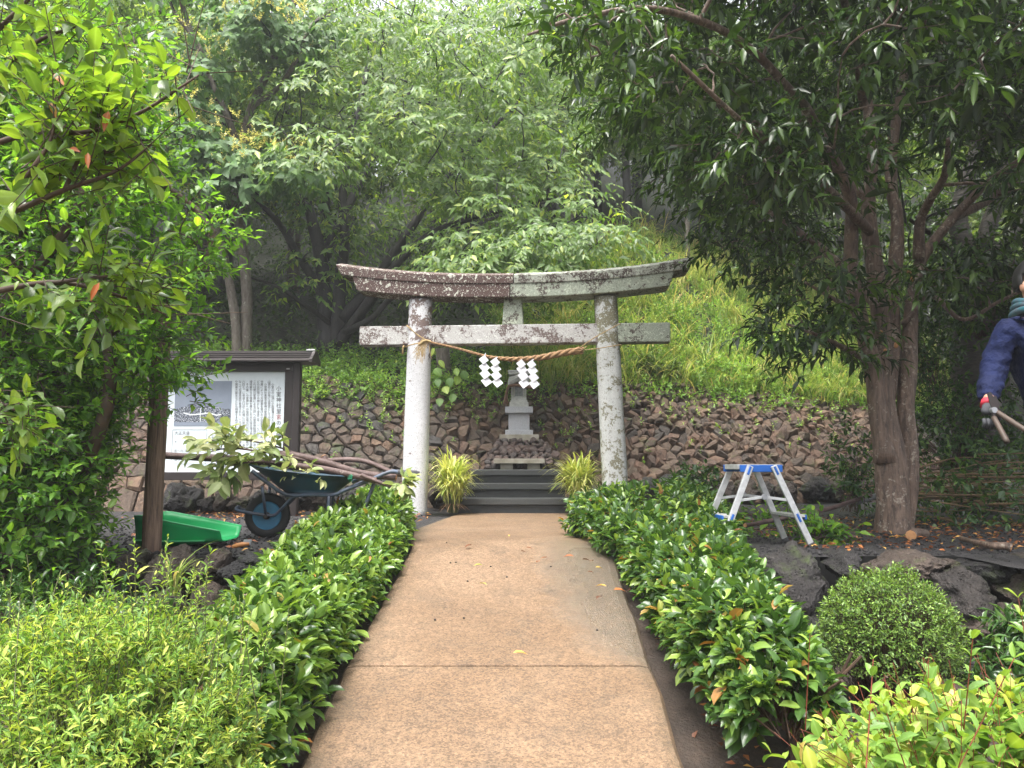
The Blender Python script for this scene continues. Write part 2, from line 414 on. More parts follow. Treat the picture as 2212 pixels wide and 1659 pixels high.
# ================================================================== materials of the setting
def path_material():
    m, nt = new_mat('sandy_concrete'); p = pos(nt)
    big = tnoise(nt, p, 1.3, 5, .6); med = tnoise(nt, p, 6, 6, .65); fine = tnoise(nt, p, 160, 2, .6)
    ag = vor(nt, p, 135); agc = nd(nt, 'SeparateColor', out=0, Color=vor(nt, p, 135, out=1))
    c = mix(nt, ramp(nt, big, [(.38, 0.0), (.6, 1.0)]), (.162, .106, .066), (.208, .141, .092))
    c = mix(nt, ramp(nt, med, [(.5, 0.0), (.68, .6)]), c, (.115, .084, .06))
    c = mix(nt, .6, c, mix(nt, ramp(nt, tnoise(nt, p, 30, 5, .75), [(.3, 0.0), (.7, 1.0)]), (.62, .62, .62), (1.35, 1.33, 1.3)), 'MULTIPLY')
    c = mix(nt, .8, c, mix(nt, agc, (.5, .48, .46), (1.55, 1.5, 1.42)), 'MULTIPLY')
    c = mix(nt, ramp(nt, fine, [(.3, .45), (.42, 0.0)]), c, (.06, .042, .03))
    crack = ramp(nt, mth(nt, 'ABSOLUTE', mth(nt, 'SUBTRACT', tnoise(nt, p, 3.2, 7, .62), .5)), [(.0, .5), (.006, 0.0)])
    c = mix(nt, crack, c, (.12, .08, .05))
    c = mix(nt, ramp(nt, tnoise(nt, p, 1.9, 7, .7), [(.55, 0.0), (.75, .6)]), c, (.10, .075, .053))
    s = nd(nt, 'SeparateXYZ', out=0, Vector=p)
    off = mth(nt, 'ABSOLUTE', mth(nt, 'ADD', s, .05))       # soil trodden in along both edges
    dirt = nd(nt, 'MapRange', Value=mth(nt, 'ADD', off, mth(nt, 'MULTIPLY', mth(nt, 'SUBTRACT', tnoise(nt, p, 7, 6, .7), .5), .30)), i1=.62, i2=.80, i3=0.0, i4=.75)
    c = mix(nt, dirt, c, (.075, .058, .036))
    # rain-wet patch on the ramp
    y = nd(nt, 'SeparateXYZ', out=1, Vector=p)
    edge = mth(nt, 'ADD', mth(nt, 'MULTIPLY', mth(nt, 'MAXIMUM', mth(nt, 'SUBTRACT', 4.6, y), 0.0), .36), .26)
    xx = mth(nt, 'SUBTRACT', mth(nt, 'ADD', s, mth(nt, 'MULTIPLY', mth(nt, 'SUBTRACT', tnoise(nt, p, 2.6, 5), .5), .45)), edge)
    w = nd(nt, 'MapRange', Value=xx, i1=-.10, i2=.18, i3=0.0, i4=1.0)
    w = mth(nt, 'MULTIPLY', w, nd(nt, 'MapRange', Value=y, i1=3.66, i2=3.9, i3=0.0, i4=1.0))
    w = mth(nt, 'MULTIPLY', w, nd(nt, 'MapRange', Value=y, i1=6.7, i2=5.7, i3=0.0, i4=1.0))
    sheen_grey = mth(nt, 'MULTIPLY', w, .25)
    c = mix(nt, mth(nt, 'MULTIPLY', sheen_grey, 1.1), c, (.175, .150, .125))  # sky sheen of the wet patch, put into the colour as pale grey
    rough = nd(nt, 'MapRange', Value=w, i1=0.0, i2=1.0, i3=.66, i4=.20)
    h = mth(nt, 'ADD', mth(nt, 'MULTIPLY', ag, .8), mth(nt, 'MULTIPLY', fine, .5))
    st = nd(nt, 'MapRange', Value=w, i1=0.0, i2=1.0, i3=.45, i4=1.0)
    nb = nd(nt, 'Bump', Height=h, Distance=.010, Strength=st)
    finish(nt, pbsdf(nt, c, rough, normal=nb, spec=nd(nt, 'MapRange', Value=w, i1=0.0, i2=1.0, i3=.4, i4=.8), Coat_Weight=mth(nt, 'MULTIPLY', w, .9), Coat_Roughness=.32, Coat_Normal=nd(nt, 'Bump', Height=tnoise(nt, p, 60, 3), Distance=.008, Strength=.6))); return m
def ground_material(name, a, b, c3, scale, gran, bd):
    m, nt = new_mat(name); p = pos(nt)
    n1 = tnoise(nt, p, scale, 7, .65); v = vor(nt, p, gran); vc = nd(nt, 'SeparateColor', out=0, Color=vor(nt, p, gran, out=1))
    c = mix(nt, ramp(nt, n1, [(.38, 0.0), (.64, 1.0)]), a, b)
    c = mix(nt, mth(nt, 'MULTIPLY', vc, .5), c, c3)
    h = mth(nt, 'SUBTRACT', mth(nt, 'ADD', n1, mth(nt, 'MULTIPLY', tnoise(nt, p, gran * .8, 5, .75), .8)), mth(nt, 'MULTIPLY', v, .25))
    finish(nt, pbsdf(nt, c, .62, normal=bump(nt, h, .9, bd), spec=.45)); return m

M_PATH = path_material()
M_SOIL = ground_material('damp_soil', (.045, .032, .024), (.075, .052, .038), (.03, .022, .018), 5, 55, .03)
M_GRAVEL = ground_material('black_scoria', (.022, .021, .023), (.036, .033, .035), (.05, .046, .047), 6, 38, .04)
M_HILL = ground_material('hill_soil', (.012, .016, .008), (.018, .015, .010), (.012, .02, .007), 3, 20, .06)
M_LAVA = rock_mat('red_lava', [(.0, (.135, .082, .056)), (.25, (.080, .055, .043)), (.45, (.115, .080, .058)), (.62, (.050, .043, .038)), (.8, (.145, .094, .064)), (1.0, (.095, .073, .054))], 18, .5, .03, .12)
M_LAVAFIT = rock_mat('brown_lava', [(.0, (.085, .062, .047)), (.3, (.06, .050, .043)), (.5, (.10, .072, .053)), (.7, (.048, .047, .048)), (1.0, (.09, .063, .047))], 17, .5, .03, .3)
M_BASALT = rock_mat('dark_basalt', [(.0, (.020, .020, .023)), (.5, (.030, .029, .031)), (1.0, (.045, .040, .038))], 7, .34, .07, .25)
M_BROWNROCK = rock_mat('brown_rock', [(.0, (.062, .049, .042)), (.5, (.082, .064, .054)), (1.0, (.050, .043, .040))], 7, .42, .07, .3)
M_HEAP = rock_mat('dark_scoria', [(.0, (.058, .046, .044)), (.5, (.085, .058, .05)), (1.0, (.05, .045, .046))], 14, .45, .02)

# ================================================================== ground
def path_z(Y):
    Y = np.asarray(Y, float)
    return np.where(Y >= 6.0, 0, np.where(Y >= 3.78, -(6 - Y) * .17, np.where(Y >= 1.3, -.3774 - (3.78 - Y) * .232, -.953)))
def path_zs(Y):                 # softened at the kinks
    return (path_z(Y - .18) + path_z(Y) + path_z(Y + .18)) / 3
def base_y(x):                  # foot of the lava bank
    return 11.0 + .25 * np.asarray(x, float)
def top_run(x):                 # how far back its top lies
    return np.interp(x, [-4, -1, 1.5, 6], [1.25, 1.4, 1.9, 2.0])
def top_z(x):
    return np.interp(x, [-6, -2.5, 0, 2, 4, 6.5], [1.8, 1.8, 1.86, 1.98, 1.85, 1.72])
def hill_z(x, Y):
    x = np.asarray(x, float); Y = np.asarray(Y, float)
    yt = base_y(x) + top_run(x); d = Y - yt
    s1 = np.interp(x, [-8, -2, 1.5, 3, 9], [.40, .42, .60, .73, .70])
    far = np.maximum(d - 9, 0)
    z = top_z(x) + np.minimum(d, 9) * s1 + far * .50
    bz = .25 + (top_z(x) - .25) * (Y - base_y(x)) / top_run(x)
    return np.where(d >= 0, z, bz)
def grid(name, xs, ys, zf, mat):
    X, Y = np.meshgrid(xs, ys); Z = zf(X, Y)
    V = np.stack([X, Y, Z], -1).reshape(-1, 3); n = len(xs)
    i = (np.arange(len(ys) - 1)[:, None] * n + np.arange(n - 1)[None]).ravel()
    return mesh(name, V, np.stack([i, i + 1, i + n + 1, i + n], 1), mat, None, True, kind='structure')
def vnoise(X, Y, f, amp, oz=0.0):
    sh = np.shape(X); x = np.ravel(X); y = np.ravel(Y)
    return A_([noise.noise(Vector((a * f, b * f, oz))) for a, b in zip(x, y)]).reshape(sh) * amp

def low_z(X, Y):
    side = np.where(np.abs(X) < 1.5, 0, 1) * 1.0
    k = smooth(1.0, 2.4, np.abs(X))
    z = (path_zs(Y) - .07) * (1 - k) + k * np.minimum(-.58, path_zs(Y) - .07)
    z = np.where(Y > 4.4, np.where(np.abs(X) < 1.05, np.minimum(path_zs(Y) - .07, -.03), z), z)
    return z + vnoise(X, Y, 1.7, .025) + vnoise(X, Y, 6, .012, 3)
grid('ground', np.concatenate([np.arange(-60, -6, 3.0), np.arange(-6, 6.01, .12), np.arange(9, 61, 3.0)]), np.concatenate([np.arange(-30, -1, 3.0), np.arange(-1, 5.61, .12)]), low_z, M_SOIL)
def ter_z(X, Y):
    z = vnoise(X, Y, 1.1, .02, 7) + vnoise(X, Y, 7, .01, 9)
    hole = (np.abs(X) < .85) & (Y < 6.4)
    z = np.where(hole, np.minimum(path_zs(Y) - .10, -.10), z - .0)
    return np.where((np.abs(X) < 1.0), z - .02, z)
grid('terrace', np.concatenate([np.arange(-40, -7, 3.0), np.arange(-7, 7.01, .14), np.arange(9, 41, 3.0)]), np.arange(5.12, 14.2, .14), ter_z, M_GRAVEL)
grid('terrace', np.arange(2.88, 7.0, .14), np.arange(4.12, 5.2, .12), lambda X, Y: ter_z(X, Y) + .004, M_GRAVEL)
def hz(X, Y):
    return hill_z(X, Y) - .10 + vnoise(X, Y, .6, .12, 2) * smooth(0, 2, Y - base_y(X) - 1.0) + vnoise(X, Y, 2.5, .05, 4)
def hill_grid():
    us = np.concatenate([np.linspace(0, 1, 9), 1 + np.linspace(.12, 3, 22), np.linspace(4.6, 26, 34)])
    xs = np.concatenate([np.arange(-70, -9, 4.0), np.arange(-9, 9.01, .22), np.arange(12, 71, 4.0)])
    X = np.tile(xs, (len(us), 1)); xc = np.clip(X, -9, 9)
    Y = base_y(xc) + top_run(xc) * us[:, None]
    V = np.stack([X, Y, hz(xc, Y)], -1).reshape(-1, 3); n = len(xs)
    i = (np.arange(len(us) - 1)[:, None] * n + np.arange(n - 1)[None]).ravel()
    mesh('hillside', V, np.stack([i, i + 1, i + n + 1, i + n], 1), M_HILL, None, True, kind='structure')
hill_grid()

# ---- the path: ramp with a lighter cross band, then the level forecourt before the steps
def path_edges(Y):
    l = np.interp(Y, [0, 2.5, 4.0, 5.4, 6.0, 6.5, 7.2, 8.2, 9.36], [-.83, -.82, -.81, -.765, -.77, -.84, -.92, -.80, -.66])
    r = np.interp(Y, [0, 2.5, 4.0, 5.4, 6.0, 6.5, 7.2, 8.2, 9.36], [.63, .65, .684, .73, .76, .86, .96, .90, .72])
    return l, r
def slab(y0, y1, dz, name, parent):
    ys = np.linspace(y0, y1, max(3, int((y1 - y0) / .06))); l, r = path_edges(ys); z = path_zs(ys) + dz
    prof = [(0, -.12), (.0, -.03), (.012, -.008), (.04, 0), (.25, 0), (.5, 0), (.75, 0), (.96, 0), (.988, -.008), (1, -.03), (1, -.12)]
    V = []; F = []; m = len(prof)
    for y, a, b, zz in zip(ys, l, r, z):
        wob = .012 * noise.noise(Vector((y * 4, 1.3, 0))); wob2 = .012 * noise.noise(Vector((y * 4, 9.3, 0)))
        for k, (t, h) in enumerate(prof):
            V.append((a + (b - a) * t + (wob if t < .3 else wob2 if t > .7 else 0), y, zz + h))
    n = len(ys)
    for i in range(n - 1):
        for k in range(m - 1): F.append((i * m + k, i * m + k + 1, (i + 1) * m + k + 1, (i + 1) * m + k))
    F.append(tuple(range(m))[::-1]); F.append(tuple((n - 1) * m + k for k in range(m)))
    return mesh(name, V, F, M_PATH, parent, False)
path = bpy.data.objects.new('path', None); C.objects.link(path); ORG[path.name] = np.zeros(3); path['kind'] = 'structure'
slab(-3.0, 3.832, .0, 'path_slab', path); slab(3.838, 4.075, .003, 'path_band', path); slab(4.079, 9.385, .0, 'path_slab', path)

# ---- lava bank: stones laid on the slope
def bank_frame(x, t):           # point on the bank at station x, t = 0 foot .. 1 top, with its axes
    Y = base_y(x) + top_run(x) * t; z = .25 + (top_z(x) - .25) * t
    es = nrm(A_([1, .25, 0])); et = nrm(A_([0, float(top_run(x)), float(top_z(x)) - .25])); et = nrm(et - es * (et @ es)); n = np.cross(es, et)
    return A_([x, float(Y), float(z)]), es, et, n
def place_stone(me, p, R, s, parent, name='stone'):
    o = bpy.data.objects.new(name, me); C.objects.link(o); o.parent = parent
    q = A_(p) - org(parent); M = R * A_(s)[None, :]
    o.matrix_basis = Matrix(((*M[0], q[0]), (*M[1], q[1]), (*M[2], q[2]), (0, 0, 0, 1)))
    return o
bank = thing('stone_bank', 'sloping bank faced with rough red-brown lava stones behind the gate', 'stone bank', (0, 11, .2))

cellmap = {}
def bank_cells():               # each stone is the plot of ground nearest to its own centre, trimmed by its neighbours
    pts = []
    def gap(x, t): return (.165 if x < -.9 else .145) * (1.0 + .35 * noise.noise(Vector((x * .9, t * 3, 2.0))))
    for _ in range(17000):
        x, t = rng.uniform(-7.2, 7.2), rng.uniform(-.06, 1.16); L = math.hypot(float(top_run(x)), float(top_z(x)) - .25); p = (x * 1.03, t * L)
        g = gap(x, t) * rng.uniform(.72, 1.25)
        key = (int(p[0] // .4), int(p[1] // .4))
        if all((p[0] - q[0]) ** 2 + ((p[1] - q[1]) * 1.2) ** 2 > g * g for i_ in (-1, 0, 1) for j_ in (-1, 0, 1) for q in cellmap.get((key[0] + i_, key[1] + j_), ())): pts.append(p); cellmap.setdefault(key, []).append(p)
    P = A_(pts); out = []
    for i, p in enumerate(P):
        d = P - p; o = np.argsort((d ** 2).sum(1))[1:15]
        poly = [p + A_([math.cos(a), math.sin(a)]) * .34 for a in np.linspace(0, 2 * math.pi, 9)[:-1]]
        for k in o:
            m = (P[k] + p) / 2; nn = P[k] - p; nn = nn / np.linalg.norm(nn); lim = nn @ m - .003; q = []
            for a, b in zip(poly, poly[1:] + poly[:1]):
                da, db = nn @ a - lim, nn @ b - lim
                if da <= 0: q.append(a)
                if (da < 0) != (db < 0): q.append(a + (b - a) * (da / (da - db)))
            poly = q
            if len(poly) < 3: break
        q = []
        for a in poly:
            if not q or np.linalg.norm(a - q[-1]) > .022: q.append(a)
        if len(q) > 2 and np.linalg.norm(q[0] - q[-1]) < .022: q.pop()
        if len(q) >= 4 and p[1] < 1.03 * math.hypot(float(top_run(p[0] / 1.03)), float(top_z(p[0] / 1.03)) - .25): out.append((p, q))
    return out
def cell_stone(p, poly):
    x = p[0] / 1.03; L = math.hypot(float(top_run(x)), float(top_z(x)) - .25); fit = x < -.9 + rng.normal() * .3
    o, es, et, n = bank_frame(x, p[1] / L); loose = 0.0 if fit else 1.0
    hgt = rng.uniform(.03, .06) + loose * rng.uniform(-.01, .05); tilt = rng.normal(size=2) * (.10 + .30 * loose); k = len(poly); c = p + rng.normal(size=2) * .012
    V = []; rings = ((1.0, -.10, 0), (rng.uniform(.97, 1.0), hgt * .35, .3), (rng.uniform(.62, .82), hgt, 1.0))
    for sc, h, w in rings:
        for a in poly:
            d = (a - c) * sc * (1 + (rng.uniform(-.10, .03) if w else 0)); hh = h + (d @ tilt) * w + (rng.normal() * .008 if w else 0)
            V.append(o + es * (c[0] - p[0] + d[0]) + et * (c[1] - p[1] + d[1]) + n * hh)
    V.append(o + es * (c[0] - p[0]) + et * (c[1] - p[1]) + n * (hgt * 1.06 + rng.normal() * .006))
    F = []
    for r in range(2):
        for a in range(k):
            b = (a + 1) % k; F += [(r * k + a, r * k + b, (r + 1) * k + b), (r * k + a, (r + 1) * k + b, (r + 1) * k + a)]
    F += [(2 * k + a, 2 * k + (a + 1) % k, 3 * k) for a in range(k)]
    return A_(V), A_(F), fit, o
cells = [cell_stone(*c) for c in bank_cells()]
def stone_view(s):
    vx, vy, dep = project(s[3])
    return -1 if ((1070 < vx < 1170 and vy > 850) or vx < 645 or vx > 1930 or 875 < vx < 925 or 1300 < vx < 1352) else (np.ptp(s[0][:, 0]) * np.ptp(s[0][:, 2])) / dep ** 2
order = sorted(range(len(cells)), key=lambda i: -stone_view(cells[i])); near = set(order[:295])
bv, bf, br, bo = [], [], [], 0
for i, (V, F, fit, o) in enumerate(cells):
    if i in near:
        mesh('stone', V, F, M_LAVAFIT if fit else M_LAVA, bank, False)
    else:
        bv.append(V); bf.append(F + bo); br.append(np.full(len(V), rng.random())); bo += len(V)
mesh('smaller_stones', np.vstack(bv), np.vstack(bf), M_LAVA, bank, False, {'rnd': np.concatenate(br)}, kind='stuff')
# a few loose stones lying on the face
LS = [raw_mesh('stone', *rock_shape(100 + k, 2, 12, .07), M_LAVA, False) for k in range(6)]
for _ in range(60):
    x = rng.uniform(1.2, 5.8); p, es, et, n = bank_frame(x, rng.uniform(.5, 1.02)); w = rng.uniform(.05, .085)
    V0 = LS[0]; 
    q = p + n * (.07 + w * .4); me = LS[int(rng.integers(6))]; R = axis_rot(tuple(rand_dirs(1)[0]), rng.uniform(0, 3)); sc3 = A_([w, w * .8, w * .65])
    o_ = bpy.data.objects.new('loose_stone', me); C.objects.link(o_); o_.parent = bank; M = R * sc3[None, :]; q = q - org(bank)
    o_.matrix_basis = Matrix(((*M[0], q[0]), (*M[1], q[1]), (*M[2], q[2]), (0, 0, 0, 1)))
xs = np.linspace(-7.6, 7.6, 70); V = []; F = []
for x in xs:
    for t, dn in ((-.05, -.02), (.5, -.035), (1.04, -.03), (1.2, -.3), (-.05, -.6)):
        p, es, et, n = bank_frame(x, t); V.append(p + n * dn)
for i in range(len(xs) - 1):
    for k in range(3): F.append((i * 5 + k, (i + 1) * 5 + k, (i + 1) * 5 + k + 1, i * 5 + k + 1))
mesh('earth_backing', V, F, M_SOIL, bank, True)

# ---- larger rocks
ROCKS = [rock_shape(300 + i, 5, 13, .20, 1.7) for i in range(7)]
def big_rock(p, s, seed, mat, parent, rz=0.0, tilt=0.0, name='rock'):
    V, F = ROCKS[seed % 7]; R = rotz(rz) @ axis_rot((0, 1, 0), tilt)
    V = (V * A_(s)) @ R.T + A_(p)
    return mesh(name, V, F, mat, parent, True)
footing = thing('rock_footing', 'row of big dark rocks along the foot of the lava bank', 'rock footing', (0, 10.7, 0))
for k, (vx0, vx1, vyb, vyt, mt) in enumerate([(352, 430, 1112, 1042, 0), (425, 470, 1116, 1068, 0), (462, 512, 1112, 1040, 1), (505, 548, 1112, 1072, 1), (545, 600, 1105, 1045, 0), (598, 655, 1105, 1052, 0),
        (655, 712, 1100, 1046, 1), (715, 770, 1100, 1050, 0), (770, 822, 1098, 1052, 1), (822, 872, 1098, 1040, 0), (926, 962, 1105, 1030, 1), (1268, 1298, 1092, 1035, 0), (1360, 1420, 1085, 1030, 0),
        (1420, 1470, 1083, 1024, 0), (1468, 1530, 1083, 1026, 0), (1530, 1590, 1084, 1030, 1), (1588, 1642, 1084, 1028, 1), (1640, 1672, 1084, 1040, 0), (1672, 1728, 1084, 1026, 1), (1726, 1790, 1084, 1030, 0), (1790, 1850, 1080, 1030, 1)]):
    Yr = 10.55 + .25 * (((vx0 + vx1) / 2 - 1106) * 10.6 / FOC)
    a = at(vx0, vyb, Yr); b = at(vx1, vyt, Yr); h = b[2] - 0.0
    big_rock(((a[0] + b[0]) / 2, Yr, h * .46), ((b[0] - a[0]) * .56, .30, h * .56), k, (M_BASALT, M_BROWNROCK)[mt], footing, rng.uniform(-.2, .2), rng.uniform(-.12, .12))

wall_r = thing('retaining_wall', 'low wall of big black angular rocks holding the terrace behind the clipped round bush', 'retaining wall', (2.6, 5.0, -.6))
for k, (vx0, vx1, vy0, vy1, Yr, mt) in enumerate([
        (1636, 1795, 1178, 1335, 4.9, 0), (1785, 1858, 1190, 1260, 5.05, 0), (1590, 1660, 1186, 1235, 5.15, 1), (1855, 2025, 1194, 1262, 5.0, 1), (1860, 1990, 1250, 1400, 4.9, 0), (2012, 2075, 1206, 1250, 5.0, 1),
        (2070, 2175, 1192, 1290, 4.9, 0), (2010, 2145, 1228, 1335, 4.72, 0), (2145, 2240, 1226, 1330, 4.75, 1), (2165, 2300, 1190, 1250, 4.95, 1), (2060, 2150, 1318, 1400, 4.6, 1), (2140, 2260, 1310, 1410, 4.55, 1),
        (1700, 1800, 1320, 1420, 4.75, 0), (1560, 1680, 1222, 1330, 5.0, 1), (1790, 1880, 1380, 1450, 4.6, 0), (2240, 2400, 1225, 1350, 4.7, 0), (2230, 2400, 1340, 1420, 4.5, 0), (1990, 2080, 1395, 1450, 4.5, 0)]):
    a = at(vx0, vy1, Yr); b = at(vx1, vy0, Yr)
    big_rock(((a[0] + b[0]) / 2, Yr, (a[2] + b[2]) / 2), ((b[0] - a[0]) * .54, .30, (b[2] - a[2]) * .56), k + 2, (M_BASALT, M_BROWNROCK)[mt], wall_r, rng.uniform(-.25, .25), rng.uniform(-.2, .2))
for k, (x, s_) in enumerate(((2.98, .20), (3.38, .26), (3.88, .28), (4.42, .30))):
    big_rock((x, 4.08, -.26), (s_, .24, .33), k, (M_BASALT, M_BROWNROCK)[k % 2], wall_r, k * .7, .1)
wall_l = thing('retaining_wall', 'low wall of brown flat-topped rocks below the wooden post and the green scoop', 'retaining wall', (-2.2, 5.0, -.6))
for k, (vx0, vx1, vy0, vy1, Yr, mt) in enumerate([
        (235, 330, 1182, 1262, 5.0, 1), (318, 452, 1182, 1275, 4.95, 1), (440, 500, 1188, 1270, 5.0, 1), (488, 610, 1186, 1262, 5.0, 0), (600, 690, 1190, 1270, 5.15, 0), (310, 420, 1262, 1370, 4.85, 1), (410, 520, 1258, 1360, 4.8, 1),
        (505, 600, 1255, 1350, 4.85, 0), (140, 250, 1180, 1290, 5.0, 0), (20, 150, 1180, 1290, 5.0, 1), (210, 320, 1258, 1360, 4.85, 0)]):
    a = at(vx0, vy1, Yr); b = at(vx1, vy0, Yr)
    big_rock(((a[0] + b[0]) / 2, Yr, (a[2] + b[2]) / 2), ((b[0] - a[0]) * .56, .32, (b[2] - a[2]) * .56), k + 1, (M_BASALT, M_BROWNROCK)[mt], wall_l, rng.uniform(-.2, .2), rng.uniform(-.1, .1))

# ================================================================== stone gate
M_GATE_BROWN = lichen_mat('stone_brown', (.40, .36, .33), (.085, .052, .047), (.66, .67, .58), .37, .42, spot_scale=15)
M_GATE_PALE = lichen_mat('stone_lichen_green', (.30, .33, .27), (.07, .055, .048), (.52, .57, .46), .515, .48, spot_scale=22)
M_GATE_TOP = lichen_mat('stone_top_mottled', (.31, .32, .28), (.062, .045, .040), (.50, .54, .45), .475, .52, spot_scale=20)
M_GATE_TIE = lichen_mat('stone_tie', (.43, .42, .41), (.12, .088, .082), (.62, .63, .60), .50, .40, spot_scale=20)
M_PILLAR = lichen_mat('stone_pillar', (.58, .58, .60), (.15, .11, .10), (.62, .63, .60), .60, .16, (1.5, 2.45, .15), 22)
M_PILLAR_MOSS = lichen_mat('stone_pillar_mossy', (.50, .51, .50), (.18, .17, .115), (.62, .65, .64), .515, .34, (1.7, 2.5, .10), 16)
GY, GROT = 9.08, math.radians(-4.2)
def gx(vx): return (vx - 1110.0) * GY / FOC
gate_c = A_([(1110 - 1106) * GY / FOC, GY, 0])
GR = rotz(GROT)
def G(x, y, z): return gate_c + GR @ A_([x, y, z])
gate = thing('stone_gate', 'weathered stone torii gate with lichen and a straw rope across it', 'torii gate', gate_c)
def pillar(xb, xt, zt, mat):
    ns, n = 26, 28; V = []; F = []
    for i in range(ns):
        t = i / (ns - 1); z = -.06 + (zt + .06) * t; cx = xb + (xt - xb) * t; r = .151 + (.137 - .151) * t
        for j in range(n):
            a = 2 * math.pi * j / n; ca, sa = math.cos(a), math.sin(a); e = .72
            dx = math.copysign(abs(ca) ** e, ca); dy = math.copysign(abs(sa) ** e, sa)
            k = 1 + .02 * noise.noise(Vector((ca * 2 + xb, sa * 2, z * 3)))
            V.append(G(cx + dx * r * k, dy * r * k * .95, z))
    F = [(i * n + j, i * n + (j + 1) % n, (i + 1) * n + (j + 1) % n, (i + 1) * n + j) for i in range(ns - 1) for j in range(n)]
    F += [tuple(range(n))[::-1], tuple((ns - 1) * n + j for j in range(n))]
    return mesh('pillar', V, F, mat, gate, True)
pillar(gx(894), gx(903.5), 2.56, M_PILLAR); pillar(gx(1328), gx(1310), 2.56, M_PILLAR_MOSS)
def beam(name, st, mat, label=None, bev=.012):
    """st: stations of (x, half depth at the bottom, z low, half depth at the top, z high)"""
    V = []; F = []
    for x, d0, z0, d1, z1, zr in st:
        V += [G(x, -d0, z0), G(x, d0, z0), G(x, d1, z1), G(x, 0, zr), G(x, -d1, z1)]
    for i in range(len(st) - 1):
        for k in range(5): F.append((i * 5 + k, (i + 1) * 5 + k, (i + 1) * 5 + (k + 1) % 5, i * 5 + (k + 1) % 5))
    F += [(0, 1, 2, 3, 4), tuple((len(st) - 1) * 5 + k for k in (4, 3, 2, 1, 0))]
    return mesh(name, V, F, mat, gate, False, bev=bev, label=label)
def up(x): return .150 * abs(x / 2.12) ** 2.3
def top_st(x0, x1, n, z0, z1, hd, lean=0.0, ridge=.0):
    out = []
    for i in range(n):
        x = x0 + (x1 - x0) * i / (n - 1); out.append((x, hd * .96, z0 + up(x), hd, z1 + up(x) * 1.06, z1 + up(x) * 1.06 + ridge))
    return out
def lean_ends(st, end, dx):      # lower corners are pulled in at the outer ends
    V = list(st); return V
XJ, XJ2 = gx(1104), gx(1112)
def lintel(name, x0, x1, z0, z1, hd, mat, ridge, cut0, cut1, label):
    V = []; F = []; n = 15
    for i in range(n):
        t = i / (n - 1)
        xb = (x0 + cut0) + (x1 - cut1 - x0 - cut0) * t; xt = x0 + (x1 - x0) * t
        V += [G(xb, -hd * .96, z0 + up(xb)), G(xb, hd * .96, z0 + up(xb)), G(xt, hd, z1 + up(xt) * 1.06), G(xt, 0, z1 + ridge + up(xt) * 1.06), G(xt, -hd, z1 + up(xt) * 1.06)]
    for i in range(n - 1):
        for k in range(5): F.append((i * 5 + k, i * 5 + (k + 1) % 5, (i + 1) * 5 + (k + 1) % 5, (i + 1) * 5 + k))
    F += [(4, 3, 2, 1, 0), tuple((n - 1) * 5 + k for k in range(5))]
    return mesh(name, V, F, mat, gate, False, bev=.010, label=label)
lintel('lower_lintel', gx(756), XJ - .003, 2.545, 2.708, .182, M_GATE_BROWN, .0, .065, 0, 'dark brown half of the under-lintel with white lichen dots')
lintel('lower_lintel', XJ + .003, gx(1456), 2.545, 2.708, .182, M_GATE_PALE, .0, 0, .065, 'pale green lichened half of the under-lintel')
lintel('top_lintel', gx(720), XJ2 - .003, 2.705, 2.808, .202, M_GATE_BROWN, .07, .07, 0, 'dark brown half of the top lintel')
lintel('top_lintel', XJ2 + .003, gx(1496), 2.705, 2.808, .202, M_GATE_TOP, .07, 0, .05, 'pale green lichened half of the top lintel')
def tie(x0, x1, mat, label=None):
    n = 8; V = []; F = []
    for i in range(n):
        x = x0 + (x1 - x0) * i / (n - 1)
        V += [G(x, -.092, 2.005), G(x, .092, 2.005), G(x, .09, 2.235), G(x, -.09, 2.235)]
    for i in range(n - 1):
        for k in range(4): F.append((i * 4 + k, i * 4 + (k + 1) % 4, (i + 1) * 4 + (k + 1) % 4, (i + 1) * 4 + k))
    F += [(3, 2, 1, 0), tuple((n - 1) * 4 + k for k in range(4))]
    mesh('tie_beam', V, F, mat, gate, False, bev=.012, label=label)
tie(gx(771), gx(1330), M_GATE_TIE); tie(gx(1330.8), gx(1446), M_GATE_PALE, 'pale end of the tie beam beyond the pillar')
mb = MB(); p = G(0, 0, 0)
V = []
for z, w, d in ((2.234, .125, .085), (2.546, .105, .078)):
    for sx, sy in ((-1, -1), (1, -1), (1, 1), (-1, 1)): V.append(G(gx(1108.5) + sx * w, sy * d, z))
mesh('centre_strut', V, [(3, 2, 1, 0), (4, 5, 6, 7), (0, 1, 5, 4), (1, 2, 6, 5), (2, 3, 7, 6), (3, 0, 4, 7)], M_GATE_PALE, gate, False, bev=.008)

# ---- straw rope, cords and paper streamers
M_STRAW = plain_mat('straw', (.36, .21, .10), .8, var=.28, nscale=40, bmp=.5, bd=.006, bscale=160)
M_CORD = plain_mat('rice_cord', (.42, .30, .14), .8, var=.2, nscale=30)
M_PAPER = plain_mat('white_paper', (.62, .62, .66), .6, var=.02, nscale=8, bmp=.04)
YR = GY - .24
def R_(vx, vy, dy=0.0): return at(vx, vy, YR + dy)
rope = thing('straw_rope', 'twisted straw rope slung between the gate pillars, thick at one end', 'rope', R_(1110, 775))
line = curve([R_(925, 738), R_(985, 752), R_(1040, 767), R_(1075, 774), R_(1120, 776), R_(1170, 772), R_(1215, 763), R_(1252, 757)], 90)
rad = np.interp(np.linspace(0, 1, 90), [0, .3, .5, .75, 1], [.013, .017, .026, .036, .042])
T = nrm(np.gradient(line, axis=0)); u = nrm(np.cross(T, UP)); v = np.cross(u, T)
arc = np.concatenate([[0], np.cumsum(np.linalg.norm(np.diff(line, axis=0), axis=1))])
ph0 = np.cumsum(np.concatenate([[0], np.diff(arc) / (rad[1:] * 5.2)])) * 6.28 / 1.6
